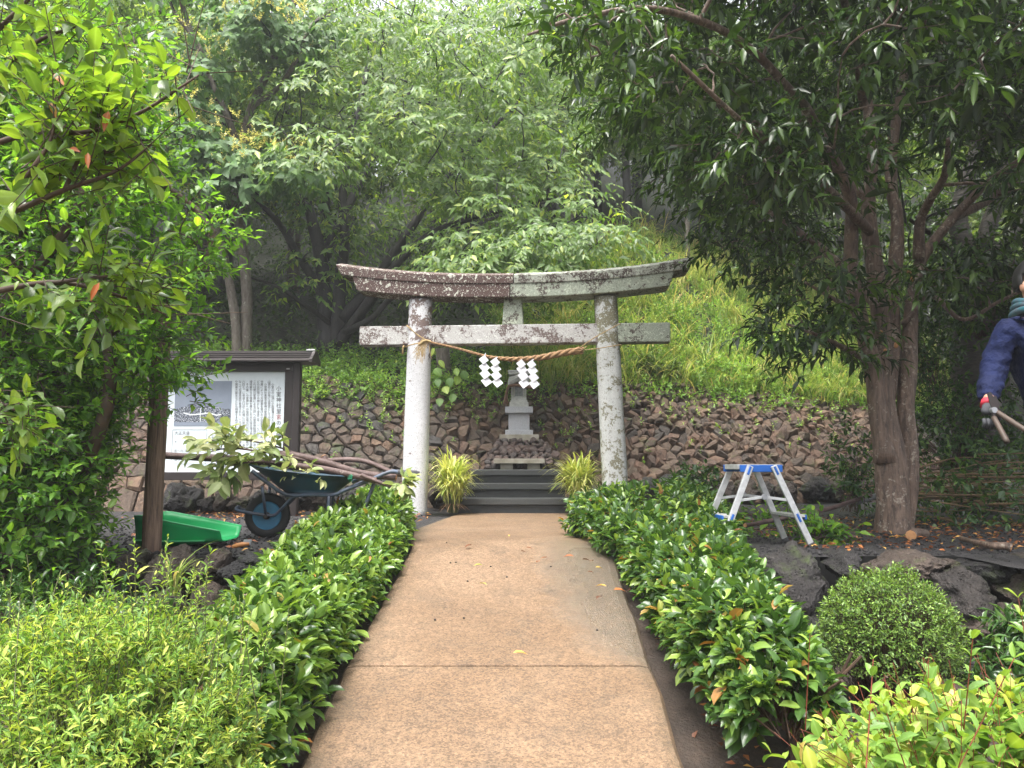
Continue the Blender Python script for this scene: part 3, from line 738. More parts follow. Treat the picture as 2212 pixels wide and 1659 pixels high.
for k in range(3):
    a = ph0 + k * 2.094
    pts = line + (u * np.cos(a)[:, None] + v * np.sin(a)[:, None]) * (rad * .52)[:, None]
    mb = MB().tube(pts, rad * .60, 8); mb.build('strand', M_STRAW, rope, smooth_=True)
mb = MB()
for _ in range(26):             # frayed cut end
    e = line[-1] + A_([rng.normal() * .004, rng.normal() * .03, rng.normal() * .022]); mb.tube([line[-1] + (e - line[-1]) * .6 - T[-1] * .06, e + T[-1] * rng.uniform(.02, .06)], .005, 4)
mb.build('frayed_end', M_STRAW, rope)
mb = MB()
for _ in range(30):             # tassel at the knot
    q = R_(918 + rng.normal() * 6, 737 + rng.normal() * 3, -.02); w = R_(905 + rng.normal() * 8 + (918 - 905) * 0, 770 + rng.normal() * 9, -.03)
    mb.tube(curve([q, q * .45 + w * .55 + A_([-.02 * rng.random(), 0, .02]), w], 6), .0028, 4)
mb.tube(curve([R_(905, 745, -.02), R_(918, 736, -.03), R_(930, 738, -.02)], 8), .017, 7)
mb.build('tassel', M_CORD, rope)
mb = MB()
mb.tube(curve([G(gx(876), .02, 2.235), R_(880, 704, -.0), R_(900, 722, -.01), R_(926, 738)], 12), .008, 5)
mb.tube(curve([R_(926, 738), R_(905, 741, -.01), R_(884, 746, 0), G(gx(872), .0, 1.99)], 12), .008, 5)
mb.tube(curve([G(gx(872), .0, 1.99), R_(871, 748, .05), R_(870, 765, .06)], 6), .010, 5)
mb.tube(curve([R_(1245, 757), R_(1280, 732, -.03), R_(1310, 715, -.03), R_(1338, 700, .0), G(gx(1342), .06, 2.24)], 12), .006, 5)
mb.tube(curve([R_(1245, 758), R_(1290, 753, -.03), R_(1320, 748, -.02), R_(1342, 745, .02), G(gx(1344), .1, 1.99)], 12), .006, 5)
mb.tube(curve([R_(1240, 759), R_(1255, 757, -.04), R_(1268, 748, -.03)], 6), .006, 5)
mb.build('cord', M_CORD, rope)
def shide(pts, label):
    o = thing('paper_streamer', label, 'paper streamer', R_(*pts[0]), 'folded paper streamers on the straw rope')
    a = R_(*pts[0], -.03); s = YR * 1 / FOC
    mb = MB(); tw = rng.uniform(-.2, .2)
    for k, (vx, vy) in enumerate(pts[1:]):
        c = R_(vx, vy, -.05 + .012 * (k % 2) - .004 * k); w = 8.6 * s if k else 7.5 * s; h = w
        e1 = nrm(A_([.80, .10 * (1 if k % 2 else -1) + tw, .60])); e2 = nrm(A_([-.62, .06, .78])); n = nrm(np.cross(e1, e2))
        q = [c + e1 * w * i + e2 * h * j for i, j in ((-1, -1), (1, -1), (1, 1), (-1, 1))]
        b = MB(); b.add([x - n * .0012 for x in q] + [x + n * .0012 for x in q], [(0, 1, 2, 3), (7, 6, 5, 4), (0, 4, 5, 1), (1, 5, 6, 2), (2, 6, 7, 3), (3, 7, 4, 0)])
        b.build('paper_fold', M_PAPER, o)
    MB().tube([a, R_(pts[1][0], pts[1][1], -.045)], .006, 5).build('tie', M_PAPER, o)
shide([(1049, 763), (1045, 777), (1046.5, 793), (1048, 808), (1051, 824)], 'white zigzag paper streamer farthest along the thin end of the rope')
shide([(1074, 771), (1069.5, 782), (1070.5, 796), (1072, 811), (1075, 826)], 'second white zigzag streamer from the thin end of the rope, beside empty stone bank')
shide([(1127, 778), (1125.5, 786), (1127.5, 798), (1130, 812), (1132, 828)], 'white zigzag paper streamer hanging right before the small shrine roof')
shide([(1152, 776), (1148, 787), (1150, 800), (1152.5, 815), (1154, 829)], 'white zigzag paper streamer nearest the thick end of the rope')

# ================================================================== steps, altar table, shrine
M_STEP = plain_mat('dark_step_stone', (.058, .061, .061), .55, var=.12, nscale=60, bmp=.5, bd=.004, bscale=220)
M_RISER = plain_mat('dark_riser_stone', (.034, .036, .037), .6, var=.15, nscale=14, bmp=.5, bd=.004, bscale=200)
steps = thing('stone_steps', 'three dark grey stone steps up from the path to the shrine', 'steps', (.02, 9.8, 0))
for k, (vxa, vxb) in enumerate(((988, 1232), (1005, 1222), (1018, 1212))):
    Yn = 9.40 + .40 * k; xa, xb = (vxa - 1106) * Yn / FOC, (vxb - 1106) * Yn / FOC; zt = .17 * (k + 1)
    dpt = 1.1 if k == 2 else .52
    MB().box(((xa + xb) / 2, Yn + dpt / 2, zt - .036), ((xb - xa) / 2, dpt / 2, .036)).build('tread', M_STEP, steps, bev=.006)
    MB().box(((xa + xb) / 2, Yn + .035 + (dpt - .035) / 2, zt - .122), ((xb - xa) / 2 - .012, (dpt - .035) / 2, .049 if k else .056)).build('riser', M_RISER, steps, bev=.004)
M_CONC = plain_mat('weathered_concrete', (.36, .34, .29), .8, var=.3, nscale=7, bmp=.4, bd=.005, bscale=120, col2=(.19, .17, .13))
M_GRANITE = plain_mat('pale_granite', (.47, .48, .52), .6, var=.22, nscale=170, bmp=.2, bd=.002, bscale=300)
M_SHRINE = plain_mat('shrine_stone', (.46, .47, .45), .7, var=.16, nscale=20, bmp=.3, bd=.003)
table = thing('altar_table', 'low concrete offering table at the top of the dark steps', 'offering table', (.1, 10.8, .51))
xc = .10
MB().box((xc, 10.83, .626), (.352, .14, .034)).build('table_top', M_CONC, table, bev=.006)
for vxa, vxb in ((1081, 1108), (1139, 1166)):
    xa, xb = (vxa - 1106) * .00647, (vxb - 1106) * .00647
    MB().box(((xa + xb) / 2, 10.85, .551), ((xb - xa) / 2, .10, .041)).build('leg', M_CONC, table, bev=.004)
heap = thing('rock_heap', 'heap of small dark scoria stones under the shrine plinth', 'rock heap', (.1, 11.1, .5))
HS = [raw_mesh('stone', *rock_shape(500 + i, 2, 9, .12), M_HEAP, False) for i in range(6)]
for row in range(9):
    yy = 10.93 + row * .055; zz = .50 + row * .045
    half = np.interp(row, [0, 4, 8], [.50, .46, .34])
    x = -half
    while x < half:
        w = rng.uniform(.085, .14)
        if not (row < 2 and False):
            place_stone(HS[rng.integers(6)], (xc + x + w / 2, yy + rng.uniform(-.03, .03), zz + .045 + rng.uniform(-.012, .02)), rotz(rng.uniform(0, 6)) @ axis_rot((1, 0, 0), rng.uniform(-1, 1)), A_([w * .56, w * .52, w * .47]), heap)
        x += w * .95
MB().prism([(-.42, 0), (.42, 0), (.27, .36), (-.27, .36)], (xc, 11.22, .5), (0, .9, 0), (1, 0, 0), (0, 0, 1)).build('rubble_core', M_HEAP, heap)
MB().box((xc + .005, 11.72, .965), (.292, .32, .055)).build('concrete_plinth', M_CONC, None, bev=.006)
tag(bpy.context.scene.objects['concrete_plinth'], 'flat concrete slab bedded on the rock heap under the granite pedestal', 'plinth')
ped = thing('granite_pedestal', 'pale grey granite pedestal of block and two slabs carrying the small shrine', 'pedestal', (xc, 11.72, 1.02))
MB().box((xc + .005, 11.72, 1.0555), (.208, .23, .035)).build('base_slab', M_GRANITE, ped, bev=.005)
MB().box((xc + .005, 11.72, 1.218), (.158, .18, .127)).build('block', M_GRANITE, ped, bev=.004)
MB().box((xc + .005, 11.72, 1.393), (.208, .23, .0475)).build('top_slab', M_GRANITE, ped, bev=.005)
sh = thing('stone_shrine', 'small carved stone shrine with curved roof on the granite pedestal', 'shrine', (xc, 11.68, 1.44))
sx = xc + .004
MB().box((sx, 11.68, 1.475), (.143, .17, .034)).box((sx, 11.68, 1.525), (.128, .15, .015)).build('foot', M_SHRINE, sh, bev=.004)
MB().box((sx, 11.72, 1.66), (.088, .12, .12)).build('cell', M_SHRINE, sh, bev=.003)
M_DOOR = plain_mat('shrine_door_stone', (.26, .28, .29), .7, var=.2, nscale=25)
for s in (-1, 1):
    MB().box((sx + s * .030, 11.596, 1.68), (.028, .006, .075)).build('door', M_DOOR, sh, bev=.002)
    MB().box((sx + s * .103, 11.60, 1.655), (.012, .014, .115)).build('post', M_SHRINE, sh, bev=.002)
    MB().box((sx + s * .074, 11.565, 1.555), (.04, .012, .028)).build('rail', M_SHRINE, sh, bev=.002)
MB().box((sx, 11.56, 1.568), (.045, .022, .028)).build('offertory_step', M_SHRINE, sh, bev=.002)
prof = []                        # curved gable eaves
n = 17
low = [(-.165 + .33 * i / (n - 1), .03 * (abs(i - (n - 1) / 2) / ((n - 1) / 2)) ** 2 * 0 + .055 * math.exp(-((i - (n - 1) / 2) / 3.2) ** 2)) for i in range(n)]
polyg = low + [(.165, .045), (.15, .12), (.0, .165), (-.15, .12), (-.165, .045)]
MB().prism(polyg, (sx, 11.50, 1.765), (0, .36, 0), (1, 0, 0), (0, 0, 1)).build('roof', M_SHRINE, sh, bev=.004)
roof_o = sh.children[-1]
for k in range(3):               # raised mouldings of the gable board
    pts = [(sx + x, 11.495 - .006 * k, 1.765 + z + .02 + .022 * k) for x, z in low[1:-1]]
    MB().tube(pts, .010, 6).build('eave_moulding', M_SHRINE, roof_o)
MB().box((sx, 11.66, 1.945), (.155, .17, .022)).box((sx, 11.66, 1.978), (.165, .18, .013)).build('ridge', M_SHRINE, roof_o, bev=.004)
for k in range(5):
    MB().lathe([(.013, 0), (.018, .006), (.007, .012)], (sx - .075 + .038 * k, 11.49, 1.945), (0, -1, 0), 10).build('ridge_boss', M_SHRINE, roof_o)
M_OLDROPE = plain_mat('old_straw', (.20, .115, .075), .85, var=.3, nscale=40, bmp=.5, bd=.005, bscale=160)
rp = thing('straw_rope', 'short old brown straw rope tied round the little shrine under its roof', 'rope', (sx, 11.47, 1.735))
ln = curve([(sx - .16, 11.50, 1.75), (sx - .06, 11.45, 1.758), (sx + .05, 11.45, 1.742), (sx + .20, 11.46, 1.72)], 40); tt = np.linspace(0, 1, 40)
for k in range(3):
    a = tt * 34 + k * 2.09; MB().tube(ln + np.stack([np.zeros(40), np.cos(a), np.sin(a)], 1) * .010, .0125 + .006 * tt, 6).build('strand', M_OLDROPE, rp, smooth_=True)
mb = MB()
for _ in range(18):
    q = A_([sx - .155, 11.49, 1.745]) + rng.normal(size=3) * .008; mb.tube(curve([q, q + A_([-.025, -.01, -.08]), q + A_([-.05 + rng.normal() * .02, -.01, -.23 - rng.random() * .05])], 6), .005, 4)
mb.build('tassel', M_OLDROPE, rp)

# ================================================================== notice board
M_FRAME = plain_mat('dark_brown_metal', (.028, .021, .021), .5, metal=.1, var=.1, nscale=9, bmp=.05)
M_SILVER = plain_mat('frame_catch', (.45, .45, .45), .35, metal=.7, var=.05)
M_BOARD = plain_mat('board_white', (.70, .76, .80), .5, var=.03, nscale=5, bmp=.02)
M_INK = plain_mat('ink', (.09, .09, .105), .6, var=.02)
M_INKRED = plain_mat('ink_red', (.35, .06, .06), .6, var=.02)
M_LINE = plain_mat('thin_line', (.22, .23, .25), .6, var=.02)
SY = 8.80
def S_(vx, vy, dy=0.0): return at(vx, vy, SY + dy) * A_([1, 0, 1]) + A_([0, SY + dy, 0])
xl, xr = (341 - 1106) * SY / FOC, (640 - 1106) * SY / FOC
zb, zt = S_(600, 1037)[2], S_(600, 783)[2]
sign = thing('notice_board', 'dark brown roofed notice board with a white panel of black vertical writing', 'notice board', ((xl + xr) / 2, SY, 0))
for x in (xl, xr):
    MB().box((x, SY, (zt - .05) / 2), (.045, .05, (zt + .05) / 2)).build('post', M_FRAME, sign, bev=.02)
MB().box(((xl + xr) / 2, SY, zb + .045), ((xr - xl) / 2 - .045, .035, .045)).build('lower_rail', M_FRAME, sign, bev=.005)
ztp = S_(600, 797)[2]
MB().box(((xl + xr) / 2, SY, (zt + ztp) / 2 + .0), ((xr - xl) / 2 - .045, .034, (zt - ztp) / 2 + .03)).build('upper_rail', M_FRAME, sign, bev=.005)
xw0, xw1 = xl + .055, (614 - 1106) * SY / FOC
MB().box(((xw1 + xr - .045) / 2, SY + .001, (zb + zt) / 2), ((xr - .045 - xw1) / 2, .030, (zt - zb) / 2 - .09)).build('side_stile', M_FRAME, sign, bev=.004)
MB().box(((xl + .045 + xw0) / 2, SY + .001, (zb + zt) / 2), ((xw0 - xl - .045) / 2, .030, (zt - zb) / 2 - .09)).build('side_stile', M_FRAME, sign, bev=.004)
MB().box(((xw0 + xw1) / 2, SY + .012, (zb + ztp) / 2 + .04), ((xw1 - xw0) / 2 + .01, .006, (ztp - zb) / 2 - .02)).build('panel', M_BOARD, sign)
panel = sign.children[-1]
PF = SY + .006 - .0025
# roof: little hipped cap with three ridged boards
ra, rb = (304 - 1106) * SY / FOC, (680 - 1106) * SY / FOC
zr = zt + .0
MB().prism([(-.19, -.0), (-.19, .022), (-.035, .115), (.035, .115), (.19, .022), (.19, 0)], (ra, SY, zr - .01), (rb - ra, 0, 0), (0, 1, 0), (0, 0, 1)).build('roof', M_FRAME, sign, bev=.004)
roof = sign.children[-1]
for k, (yy, zz) in enumerate(((-.16, .048), (-.11, .078), (-.06, .108))):
    MB().box(((ra + rb) / 2, SY + yy, zr + zz - .008), ((rb - ra) / 2 + .006, .008, .008)).build('batten', M_FRAME, roof, bev=.002)
MB().box(((ra + rb) / 2, SY, zr + .115), ((rb - ra) / 2 - .03, .045, .014)).build('ridge_cap', M_FRAME, roof, bev=.004)
for xx in (ra + .015, rb - .015):
    MB().prism([(-.2, -.01), (-.2, .03), (-.05, .14), (.05, .14), (.2, .03), (.2, -.01), (.1, .02), (-.1, .02)], (xx - .018, SY, zr - .012), (.036, 0, 0), (0, 1, 0), (0, 0, 1)).build('gable_end', M_FRAME, roof, bev=.004)
MB().box((rb - .055, SY - .03, zr + .135), (.05, .03, .012)).build('end_cap', M_SILVER, roof, bev=.003)
q = S_(624, 797.5); MB().box((q[0], SY - .033, q[2]), (.018, .003, .006)).build('catch', M_SILVER, sign)
q = S_(352, 1027); MB().box((q[0], SY - .037, q[2]), (.022, .003, .012)).build('catch', M_SILVER, sign)
MB().box((q[0], SY - .0405, q[2]), (.015, .001, .007)).build('catch_hole', M_FRAME, sign)
# printed photograph
def photo_print():
    m, nt = new_mat('old_photo_print'); p = pos(nt)
    z = nd(nt, 'SeparateXYZ', out=2, Vector=p); x = nd(nt, 'SeparateXYZ', out=0, Vector=p)
    c = mix(nt, tnoise(nt, p, 5, 4), (.16, .19, .25), (.30, .34, .41))
    a, b = S_(450, 905)[2], S_(450, 875)[2]
    sp = tnoise(nt, p, 75, 3, .8)
    crowd = ramp(nt, sp, [(.44, (.03, .035, .05)), (.52, (.12, .14, .18)), (.62, (.62, .65, .70))])
    xm = mth(nt, 'ABSOLUTE', mth(nt, 'SUBTRACT', x, (433 - 1106) * SY / FOC))
    top = mth(nt, 'SUBTRACT', b, mth(nt, 'MULTIPLY', mth(nt, 'MULTIPLY', xm, xm), .55))
    top = mth(nt, 'ADD', top, mth(nt, 'MULTIPLY', mth(nt, 'SUBTRACT', tnoise(nt, p, 14, 4), .5), .10))
    inside = mth(nt, 'MULTIPLY', mth(nt, 'LESS_THAN', z, top), mth(nt, 'GREATER_THAN', z, S_(450, 912)[2]))
    c = mix(nt, inside, c, crowd)
    finish(nt, pbsdf(nt, c, .45)); return m
def flat(name, mat, vx0, vy0, vx1, vy1, dep=0.0, parent=None):
    a, b = S_(vx0, vy1), S_(vx1, vy0); y0 = PF - dep
    return MB().box(((a[0] + b[0]) / 2, y0, (a[2] + b[2]) / 2), (abs(b[0] - a[0]) / 2, .0012, abs(b[2] - a[2]) / 2)).build(name, mat, parent or panel)
flat('printed_photo', photo_print(), 375, 823, 501, 920)
M_WHITE = plain_mat('print_white', (.75, .78, .80), .5, var=.02)
wl = [(397, 892), (412, 896), (432, 894.5), (452, 892), (468, 897), (478, 895)]
mb = MB()
for a, b in zip(wl, wl[1:]):
    p, q = S_(*a), S_(*b); p[1] = q[1] = PF - .003; mb.bar(p, q, .014, .001)
p, q = S_(433, 882), S_(433, 909); p[1] = q[1] = PF - .0035; mb.bar(p, q, .008, .001); mb.build('white_beam_mark', M_WHITE, panel)
mb = MB()
for a, b in (((373, 928), (447, 928)), ((373, 1002), (447, 1002)), ((373, 928), (369, 1002)), ((447, 928), (443, 1002))):
    p, q = S_(*a), S_(*b); p[1] = q[1] = PF - .001; mb.bar(p, q, .004, .001)
mb.build('caption_border', M_LINE, panel)
FC = {}
def write(txt, vx, vy, size, mat, vertical=True, name='lettering', pitch=1.0):
    """letters as thin flat meshes on the panel; vertical columns run downwards"""
    s = size * SY / FOC; allv, allf, o = [], [], 0
    for i, ch in enumerate(txt):
        if ch in '\u3000 ': continue
        if ch not in FC:
            cu = bpy.data.curves.new('letter', 'FONT'); cu.body = ch; cu.size = 1.0; cu.resolution_u = 2; cu.align_x = 'CENTER'; cu.align_y = 'CENTER'; cu.offset = .0
            ob = bpy.data.objects.new('letter', cu); C.objects.link(ob); dg = bpy.context.evaluated_depsgraph_get(); dg.update()
            me = ob.evaluated_get(dg).to_mesh()
            FC[ch] = (A_([tuple(v.co) for v in me.vertices]).reshape(-1, 3), [tuple(p.vertices) for p in me.polygons]); ob.evaluated_get(dg).to_mesh_clear()
            bpy.data.objects.remove(ob); bpy.data.curves.remove(cu)
        V, F = FC[ch]
        if not len(V): continue
        p = S_(vx, vy + i * size * pitch) if vertical else S_(vx + i * size * pitch, vy)
        q = V * s; 
        if vertical and ch in 'ー（）': q = np.stack([q[:, 1], -q[:, 0], q[:, 2]], 1)
        allv.append(np.stack([p[0] + q[:, 0], np.full(len(q), PF - .0022), p[2] + q[:, 1]], 1)); allf += [tuple(k + o for k in f) for f in F]; o += len(V)
    if allv: mesh(name, np.vstack(allv), allf, mat, panel)
write('小室神社里', 602, 840, 11.6, M_INK, pitch=1.06, name='title_lettering'); write('宮', 602, 901.5, 11.6, M_INKRED, name='title_lettering'); write('の由緒', 602, 914, 11.6, M_INK, pitch=1.06, name='title_lettering')
COLS = ['\u3000小室山の山頂に小田原藩主大久保忠増によって勧請された', '山頂のこの地には里宮として分霊を奉斎した。', '\u3000小室神社奥宮主祭神の愛宕権現は元禄十六年（一七〇三）', '地震によって大被害を受けた小田原藩領の復興に際して、',
        'どの災厄除けの神として宝永二年（一七〇五）に大久保', 'これは徳川家康による江戸への愛宕神勧請の先例に習っ', '禄地震からの復興を果たした大久保忠増は老中に抜擢さ', '\u3000その後、小室神社への信仰は地元川奈村に引き継がれ、',
        '八四七）に参道入口のこの場に川奈村住人の定助・長次', 'なって石造鳥居が奉建された。この鳥居は愛宕権現の神', 'や関東大震災などにも倒壊をまぬがれてきたものである。']
for i, t in enumerate(COLS):
    write(t, 589 - i * 7.85, 825, 6.4, M_INK, pitch=.93)
for i, t in enumerate(('奥宮建', 'たが、', 'ん', 'た。', '\u3000今', '\u3000小室')):
    write(t, 501 - i * 8.3, 934, 6.4, M_INK, pitch=1.0)
write('大正天皇', 381, 936, 8.2, M_INK, vertical=False, name='caption_lettering')
for j, t in enumerate(('大', '\u3000\u3000\u3000\u3000山頂の奥', '宮へ向う参道がジグ', '鳥居も確認できる。', '落ちて紀州')):
    write(t, 379, 955 + j * 9.5, 6.8, M_INK, vertical=False, name='caption_lettering')

# ================================================================== wooden post
M_POST = bark_mat('old_post_wood', (.085, .055, .042), (.24, .155, .115), (26, 26, 1.6), .75, bd=.012)
b0, b1 = on(318, 1195, 0), at(337, 700, 5.25)
pst = thing('wooden_post', 'weathered brown timber post standing on the wall edge among the camellia leaves', 'post', b0)
mb = MB(); V, F = tube(curve([b0 + A_([0, .06, -.3]), b0 + A_([0, .06, .8]), b0 + A_([.0, .06, 1.62])], 30), .062, 14, True, .10)
mesh('pole', V, F, M_POST, pst, True)
MB().lathe([(.066, 0), (.05, .05), (.012, .09)], b0 + A_([0, .06, 1.62]), n=14).build('pole_cap', M_POST, pst, smooth_=True)

# ================================================================== wheelbarrow
M_TRAY = plain_mat('wheelbarrow_tray_paint', (.018, .068, .115), .45, var=.3, nscale=6, col2=(.03, .05, .07), bmp=.08)
M_TUBE = plain_mat('wheelbarrow_tube_paint', (.075, .105, .16), .5, var=.25, nscale=14, col2=(.05, .055, .075))
M_RIM = plain_mat('blue_rim_paint', (.035, .19, .34), .5, var=.2, nscale=8)
M_TYRE = plain_mat('tyre_rubber', (.018, .018, .019), .75, var=.1, bmp=.3)
M_GRIP = plain_mat('grip_rubber', (.07, .07, .075), .7, var=.15)
WC = A_([-1.99, 6.34, 0.0]); wr_ = rotz(math.radians(9))
def Wb(s, y, z): return WC + wr_ @ A_([s, y, z])
wb = thing('wheelbarrow', 'dark blue single-wheeled wheelbarrow loaded with cut branches', 'wheelbarrow', WC)
# tray
secs = []                        # rings from floor to rim
def ring(x0, x1, w0, w1, zf, n=28, r=3.2):
    out = []
    for i in range(n):
        a = 2 * math.pi * i / n; c, s = math.cos(a), math.sin(a)
        e = 2 / r; u = (math.copysign(abs(c) ** e, c) + 1) / 2; vv = math.copysign(abs(s) ** e, s)
        x = x0 + (x1 - x0) * u; w = w0 + (w1 - w0) * u
        out.append((x, vv * w, zf(x)))
    return out
rim_z = lambda x: np.interp(x, [-.15, .05, .37, .72], [.602, .562, .522, .500])
rings = [ring(.18, .55, .17, .19, lambda x: .372), ring(.10, .59, .20, .22, lambda x: .40), ring(.0, .65, .25, .265, lambda x: np.interp(x, [0, .65], [.485, .445])), ring(-.135, .71, .30, .31, rim_z), ring(-.150, .725, .315, .325, lambda x: rim_z(x) - .004),
         ring(-.150, .725, .315, .325, lambda x: rim_z(x) - .014), ring(-.130, .708, .298, .308, lambda x: rim_z(x) - .012), ring(.01, .645, .245, .26, lambda x: np.interp(x, [0, .65], [.478, .438])), ring(.105, .585, .195, .215, lambda x: .394), ring(.18, .55, .165, .185, lambda x: .367)]
V = []; F = []; n = 28
inner = rings[:5][::1]
for rg in rings: V += [Wb(*p) for p in rg]
for j in range(len(rings) - 1):
    for i in range(n): F.append((j * n + i, j * n + (i + 1) % n, (j + 1) * n + (i + 1) % n, (j + 1) * n + i))
F += [tuple(range(n)), tuple((len(rings) - 1) * n + i for i in range(n))[::-1]]
mesh('tray', V, F, M_TRAY, wb, True)
for s in (-1, 1):
    k = s * -1
    yb, yf = s * .27, s * .12
    pts = [(1.20, yb, .520), (1.05, yb, .530), (.967, yb, .530), (.80, s * .265, .46), (.62, s * .25, .387), (.53, s * .235, .352), (.36, s * .20, .352), (.164, s * .17, .355), (.02, s * .20, .45), (-.10, s * .22, .545)]
    MB().tube(curve([Wb(*p) for p in pts], 60), .0155, 10).build('frame_tube', M_TUBE, wb, smooth_=True)
    MB().tube([Wb(1.215, yb, .519), Wb(1.04, yb, .5305)], .0195, 10).build('grip', M_GRIP, wb, smooth_=True)
    MB().tube(curve([Wb(.50, s * .235, .345), Wb(.50, s * .24, .10), Wb(.53, s * .24, .02), Wb(.62, s * .24, .012), Wb(.72, s * .24, .10), Wb(.86, s * .262, .46)], 30), .014, 8).build('leg', M_TUBE, wb, smooth_=True)
    MB().tube([Wb(-.02, s * .20, .42), Wb(.0, s * .085, .18)], .012, 8).build('fork_strut', M_TUBE, wb, smooth_=True)
    MB().tube(curve([Wb(.22, s * .17, .345), Wb(.10, s * .10, .215), Wb(.05, s * .09, .185), Wb(-.05, s * .09, .195), Wb(-.215, s * .08, .225), Wb(-.235, s * .05, .245), Wb(-.225, 0, .25)], 26), .0125, 8).build('guard_tube', M_TUBE, wb, smooth_=True)
MB().tube(curve([Wb(.68, -.22, .45), Wb(.72, -.21, .475), Wb(.74, 0, .48), Wb(.72, .21, .475), Wb(.68, .22, .45)], 20), .013, 8).build('tray_stay', M_TUBE, wb, smooth_=True)
MB().tube([Wb(.0, -.11, .18), Wb(.0, .11, .18)], .016, 10).build('axle', M_FRAME, wb)
wa = wr_ @ A_([0, 1, 0])
wh = MB().lathe([(.105, -.03), (.125, -.042), (.155, -.044), (.172, -.032), (.179, -.012), (.179, .012), (.172, .032), (.155, .044), (.125, .042), (.105, .03)], Wb(0, 0, .18), wa, 40, True).build('wheel', M_TYRE, wb, smooth_=True)
lug = MB()
for i in range(36):
    a = i * 2 * math.pi / 36; c = Wb(0, 0, .18) + wr_ @ A_([math.cos(a) * .177, (-1) ** i * .014, math.sin(a) * .177])
    lug.box(c, (.006, .016, .005), wr_ @ axis_rot((0, 1, 0), -a + math.pi / 2))
lug.build('tread_lugs', M_TYRE, wh)
MB().lathe([(.118, -.030), (.112, -.036), (.10, -.026), (.06, -.02), (.02, -.018), (.02, .018), (.06, .02), (.10, .026), (.112, .036), (.118, .03)], Wb(0, 0, .18), wa, 36).build('rim', M_RIM, wh, smooth_=False)
MB().lathe([(.03, -.055), (.03, -.02)], Wb(0, 0, .18), wa, 12).build('hub', M_FRAME, wh)
for i, a in enumerate((95, 215, 335, 155, 275)):
    a = math.radians(a); c = Wb(0, 0, .18) + wr_ @ A_([math.cos(a) * .075, -.0225, math.sin(a) * .075])
    if i < 3: MB().box(c, (.013, .004, .013), wr_ @ axis_rot((0, 1, 0), -a)).build('rim_slot', M_FRAME, wh)
M_TWINE = plain_mat('green_twine', (.02, .25, .13), .7)
q = at(757, 1031, 6.15); mb = MB()
for _ in range(10): mb.tube(curve([q + rng.normal(size=3) * .012 for _ in range(4)], 8), .0025, 4)
tag(mb.build('green_twine', M_TWINE), 'scrap of green twine knotted at the wheelbarrow tray corner', 'twine')

# ================================================================== green scoop and hand tool
M_GREEN = plain_mat('green_plastic', (.016, .40, .125), .42, var=.1, nscale=3, bmp=.03)
sc0 = on(400, 1178, 0); YS = 5.72
scoop = thing('garden_scoop', 'bright green plastic garden scoop lying on black gravel by the wooden post', 'scoop', (-2.35, YS, 0))
def scoop_sheet(off):
    V = []; ns = 18; prof = 15
    for i in range(ns):
        t = i / (ns - 1); x = -2.67 + .61 * t; h = .222 * (1 - t) ** .85 + .075 * t ** .6 + .0; w = .20 + .03 * math.sin(t * 3); lift = .006 + .055 * max(0, t - .25) ** 1.2
        top = np.interp(t, [0, .08, .2, 1], [.232, .236, .222, .128])
        for k in range(prof):
            s = -1 + 2 * k / (prof - 1); a = abs(s)
            y = math.copysign(w * (1 - (1 - a) ** 2.2) ** .8, s) if a < .75 else math.copysign(w * (1 - (.25) ** 2.2) ** .8 + (a - .75) * .10, s)
            z = lift + (top - lift) * np.interp(a, [0, .35, .55, .74, .76, .85, 1], [0, .02, .22, .62, .66, .78, 1.0])
            V.append((x, YS + y, z + off))
    F = [(i * prof + k, i * prof + k + 1, (i + 1) * prof + k + 1, (i + 1) * prof + k) for i in range(ns - 1) for k in range(prof - 1)]
    return V, F
V, F = scoop_sheet(0); o = mesh('bowl', V, F, M_GREEN, scoop, True); sdm = o.modifiers.new('thick', 'SOLIDIFY'); sdm.thickness = .006
M_GREEN2 = plain_mat('green_plastic_edge', (.10, .50, .22), .4, var=.1, nscale=3)
V = A_(V)
for s in (0, 14):
    MB().tube(V.reshape(18, 15, 3)[:, s], .006, 6).build('rim_bead', M_GREEN2, scoop, smooth_=True)
    e = V.reshape(18, 15, 3)[:15, 3 if s == 0 else 11]
    lp = []
    MB().add([tuple(p + A_([0, (-1 if s == 0 else 1) * d, -.004 * j])) for j, d in enumerate((0, .016, .032)) for p in e], [(j * 15 + i, j * 15 + i + 1, (j + 1) * 15 + i + 1, (j + 1) * 15 + i) for j in range(2) for i in range(14)]).build('ledge', M_GREEN2, scoop, smooth_=True)
pb = V.reshape(18, 15, 3)[0]
MB().add([tuple(p) for p in pb], [tuple(range(15))]).build('back_wall', M_GREEN, scoop)
M_ORANGE = plain_mat('orange_wood', (.50, .21, .06), .5, var=.2, nscale=20)
M_STEEL = plain_mat('grey_steel', (.35, .36, .39), .35, metal=.6, var=.1)
q = on(520, 1179, .02)
tool = thing('hand_tool', 'small grey-bladed hand tool with orange wooden handle dropped on black gravel', 'hand tool', (q[0], q[1], 0))
MB().tube(curve([q + A_([-.055, -.02, -.004]), q + A_([0, 0, .008]), q + A_([.055, .015, .012])], 12), [.010, .013, .015, .016, .017, .017, .017, .016, .015, .014, .013, .010], 10).build('handle', M_ORANGE, tool, smooth_=True)
MB().box(q + A_([.02, .07, .016]), (.028, .05, .006), rotz(.2) @ axis_rot((1, 0, 0), .25)).build('blade', M_STEEL, tool, bev=.003)

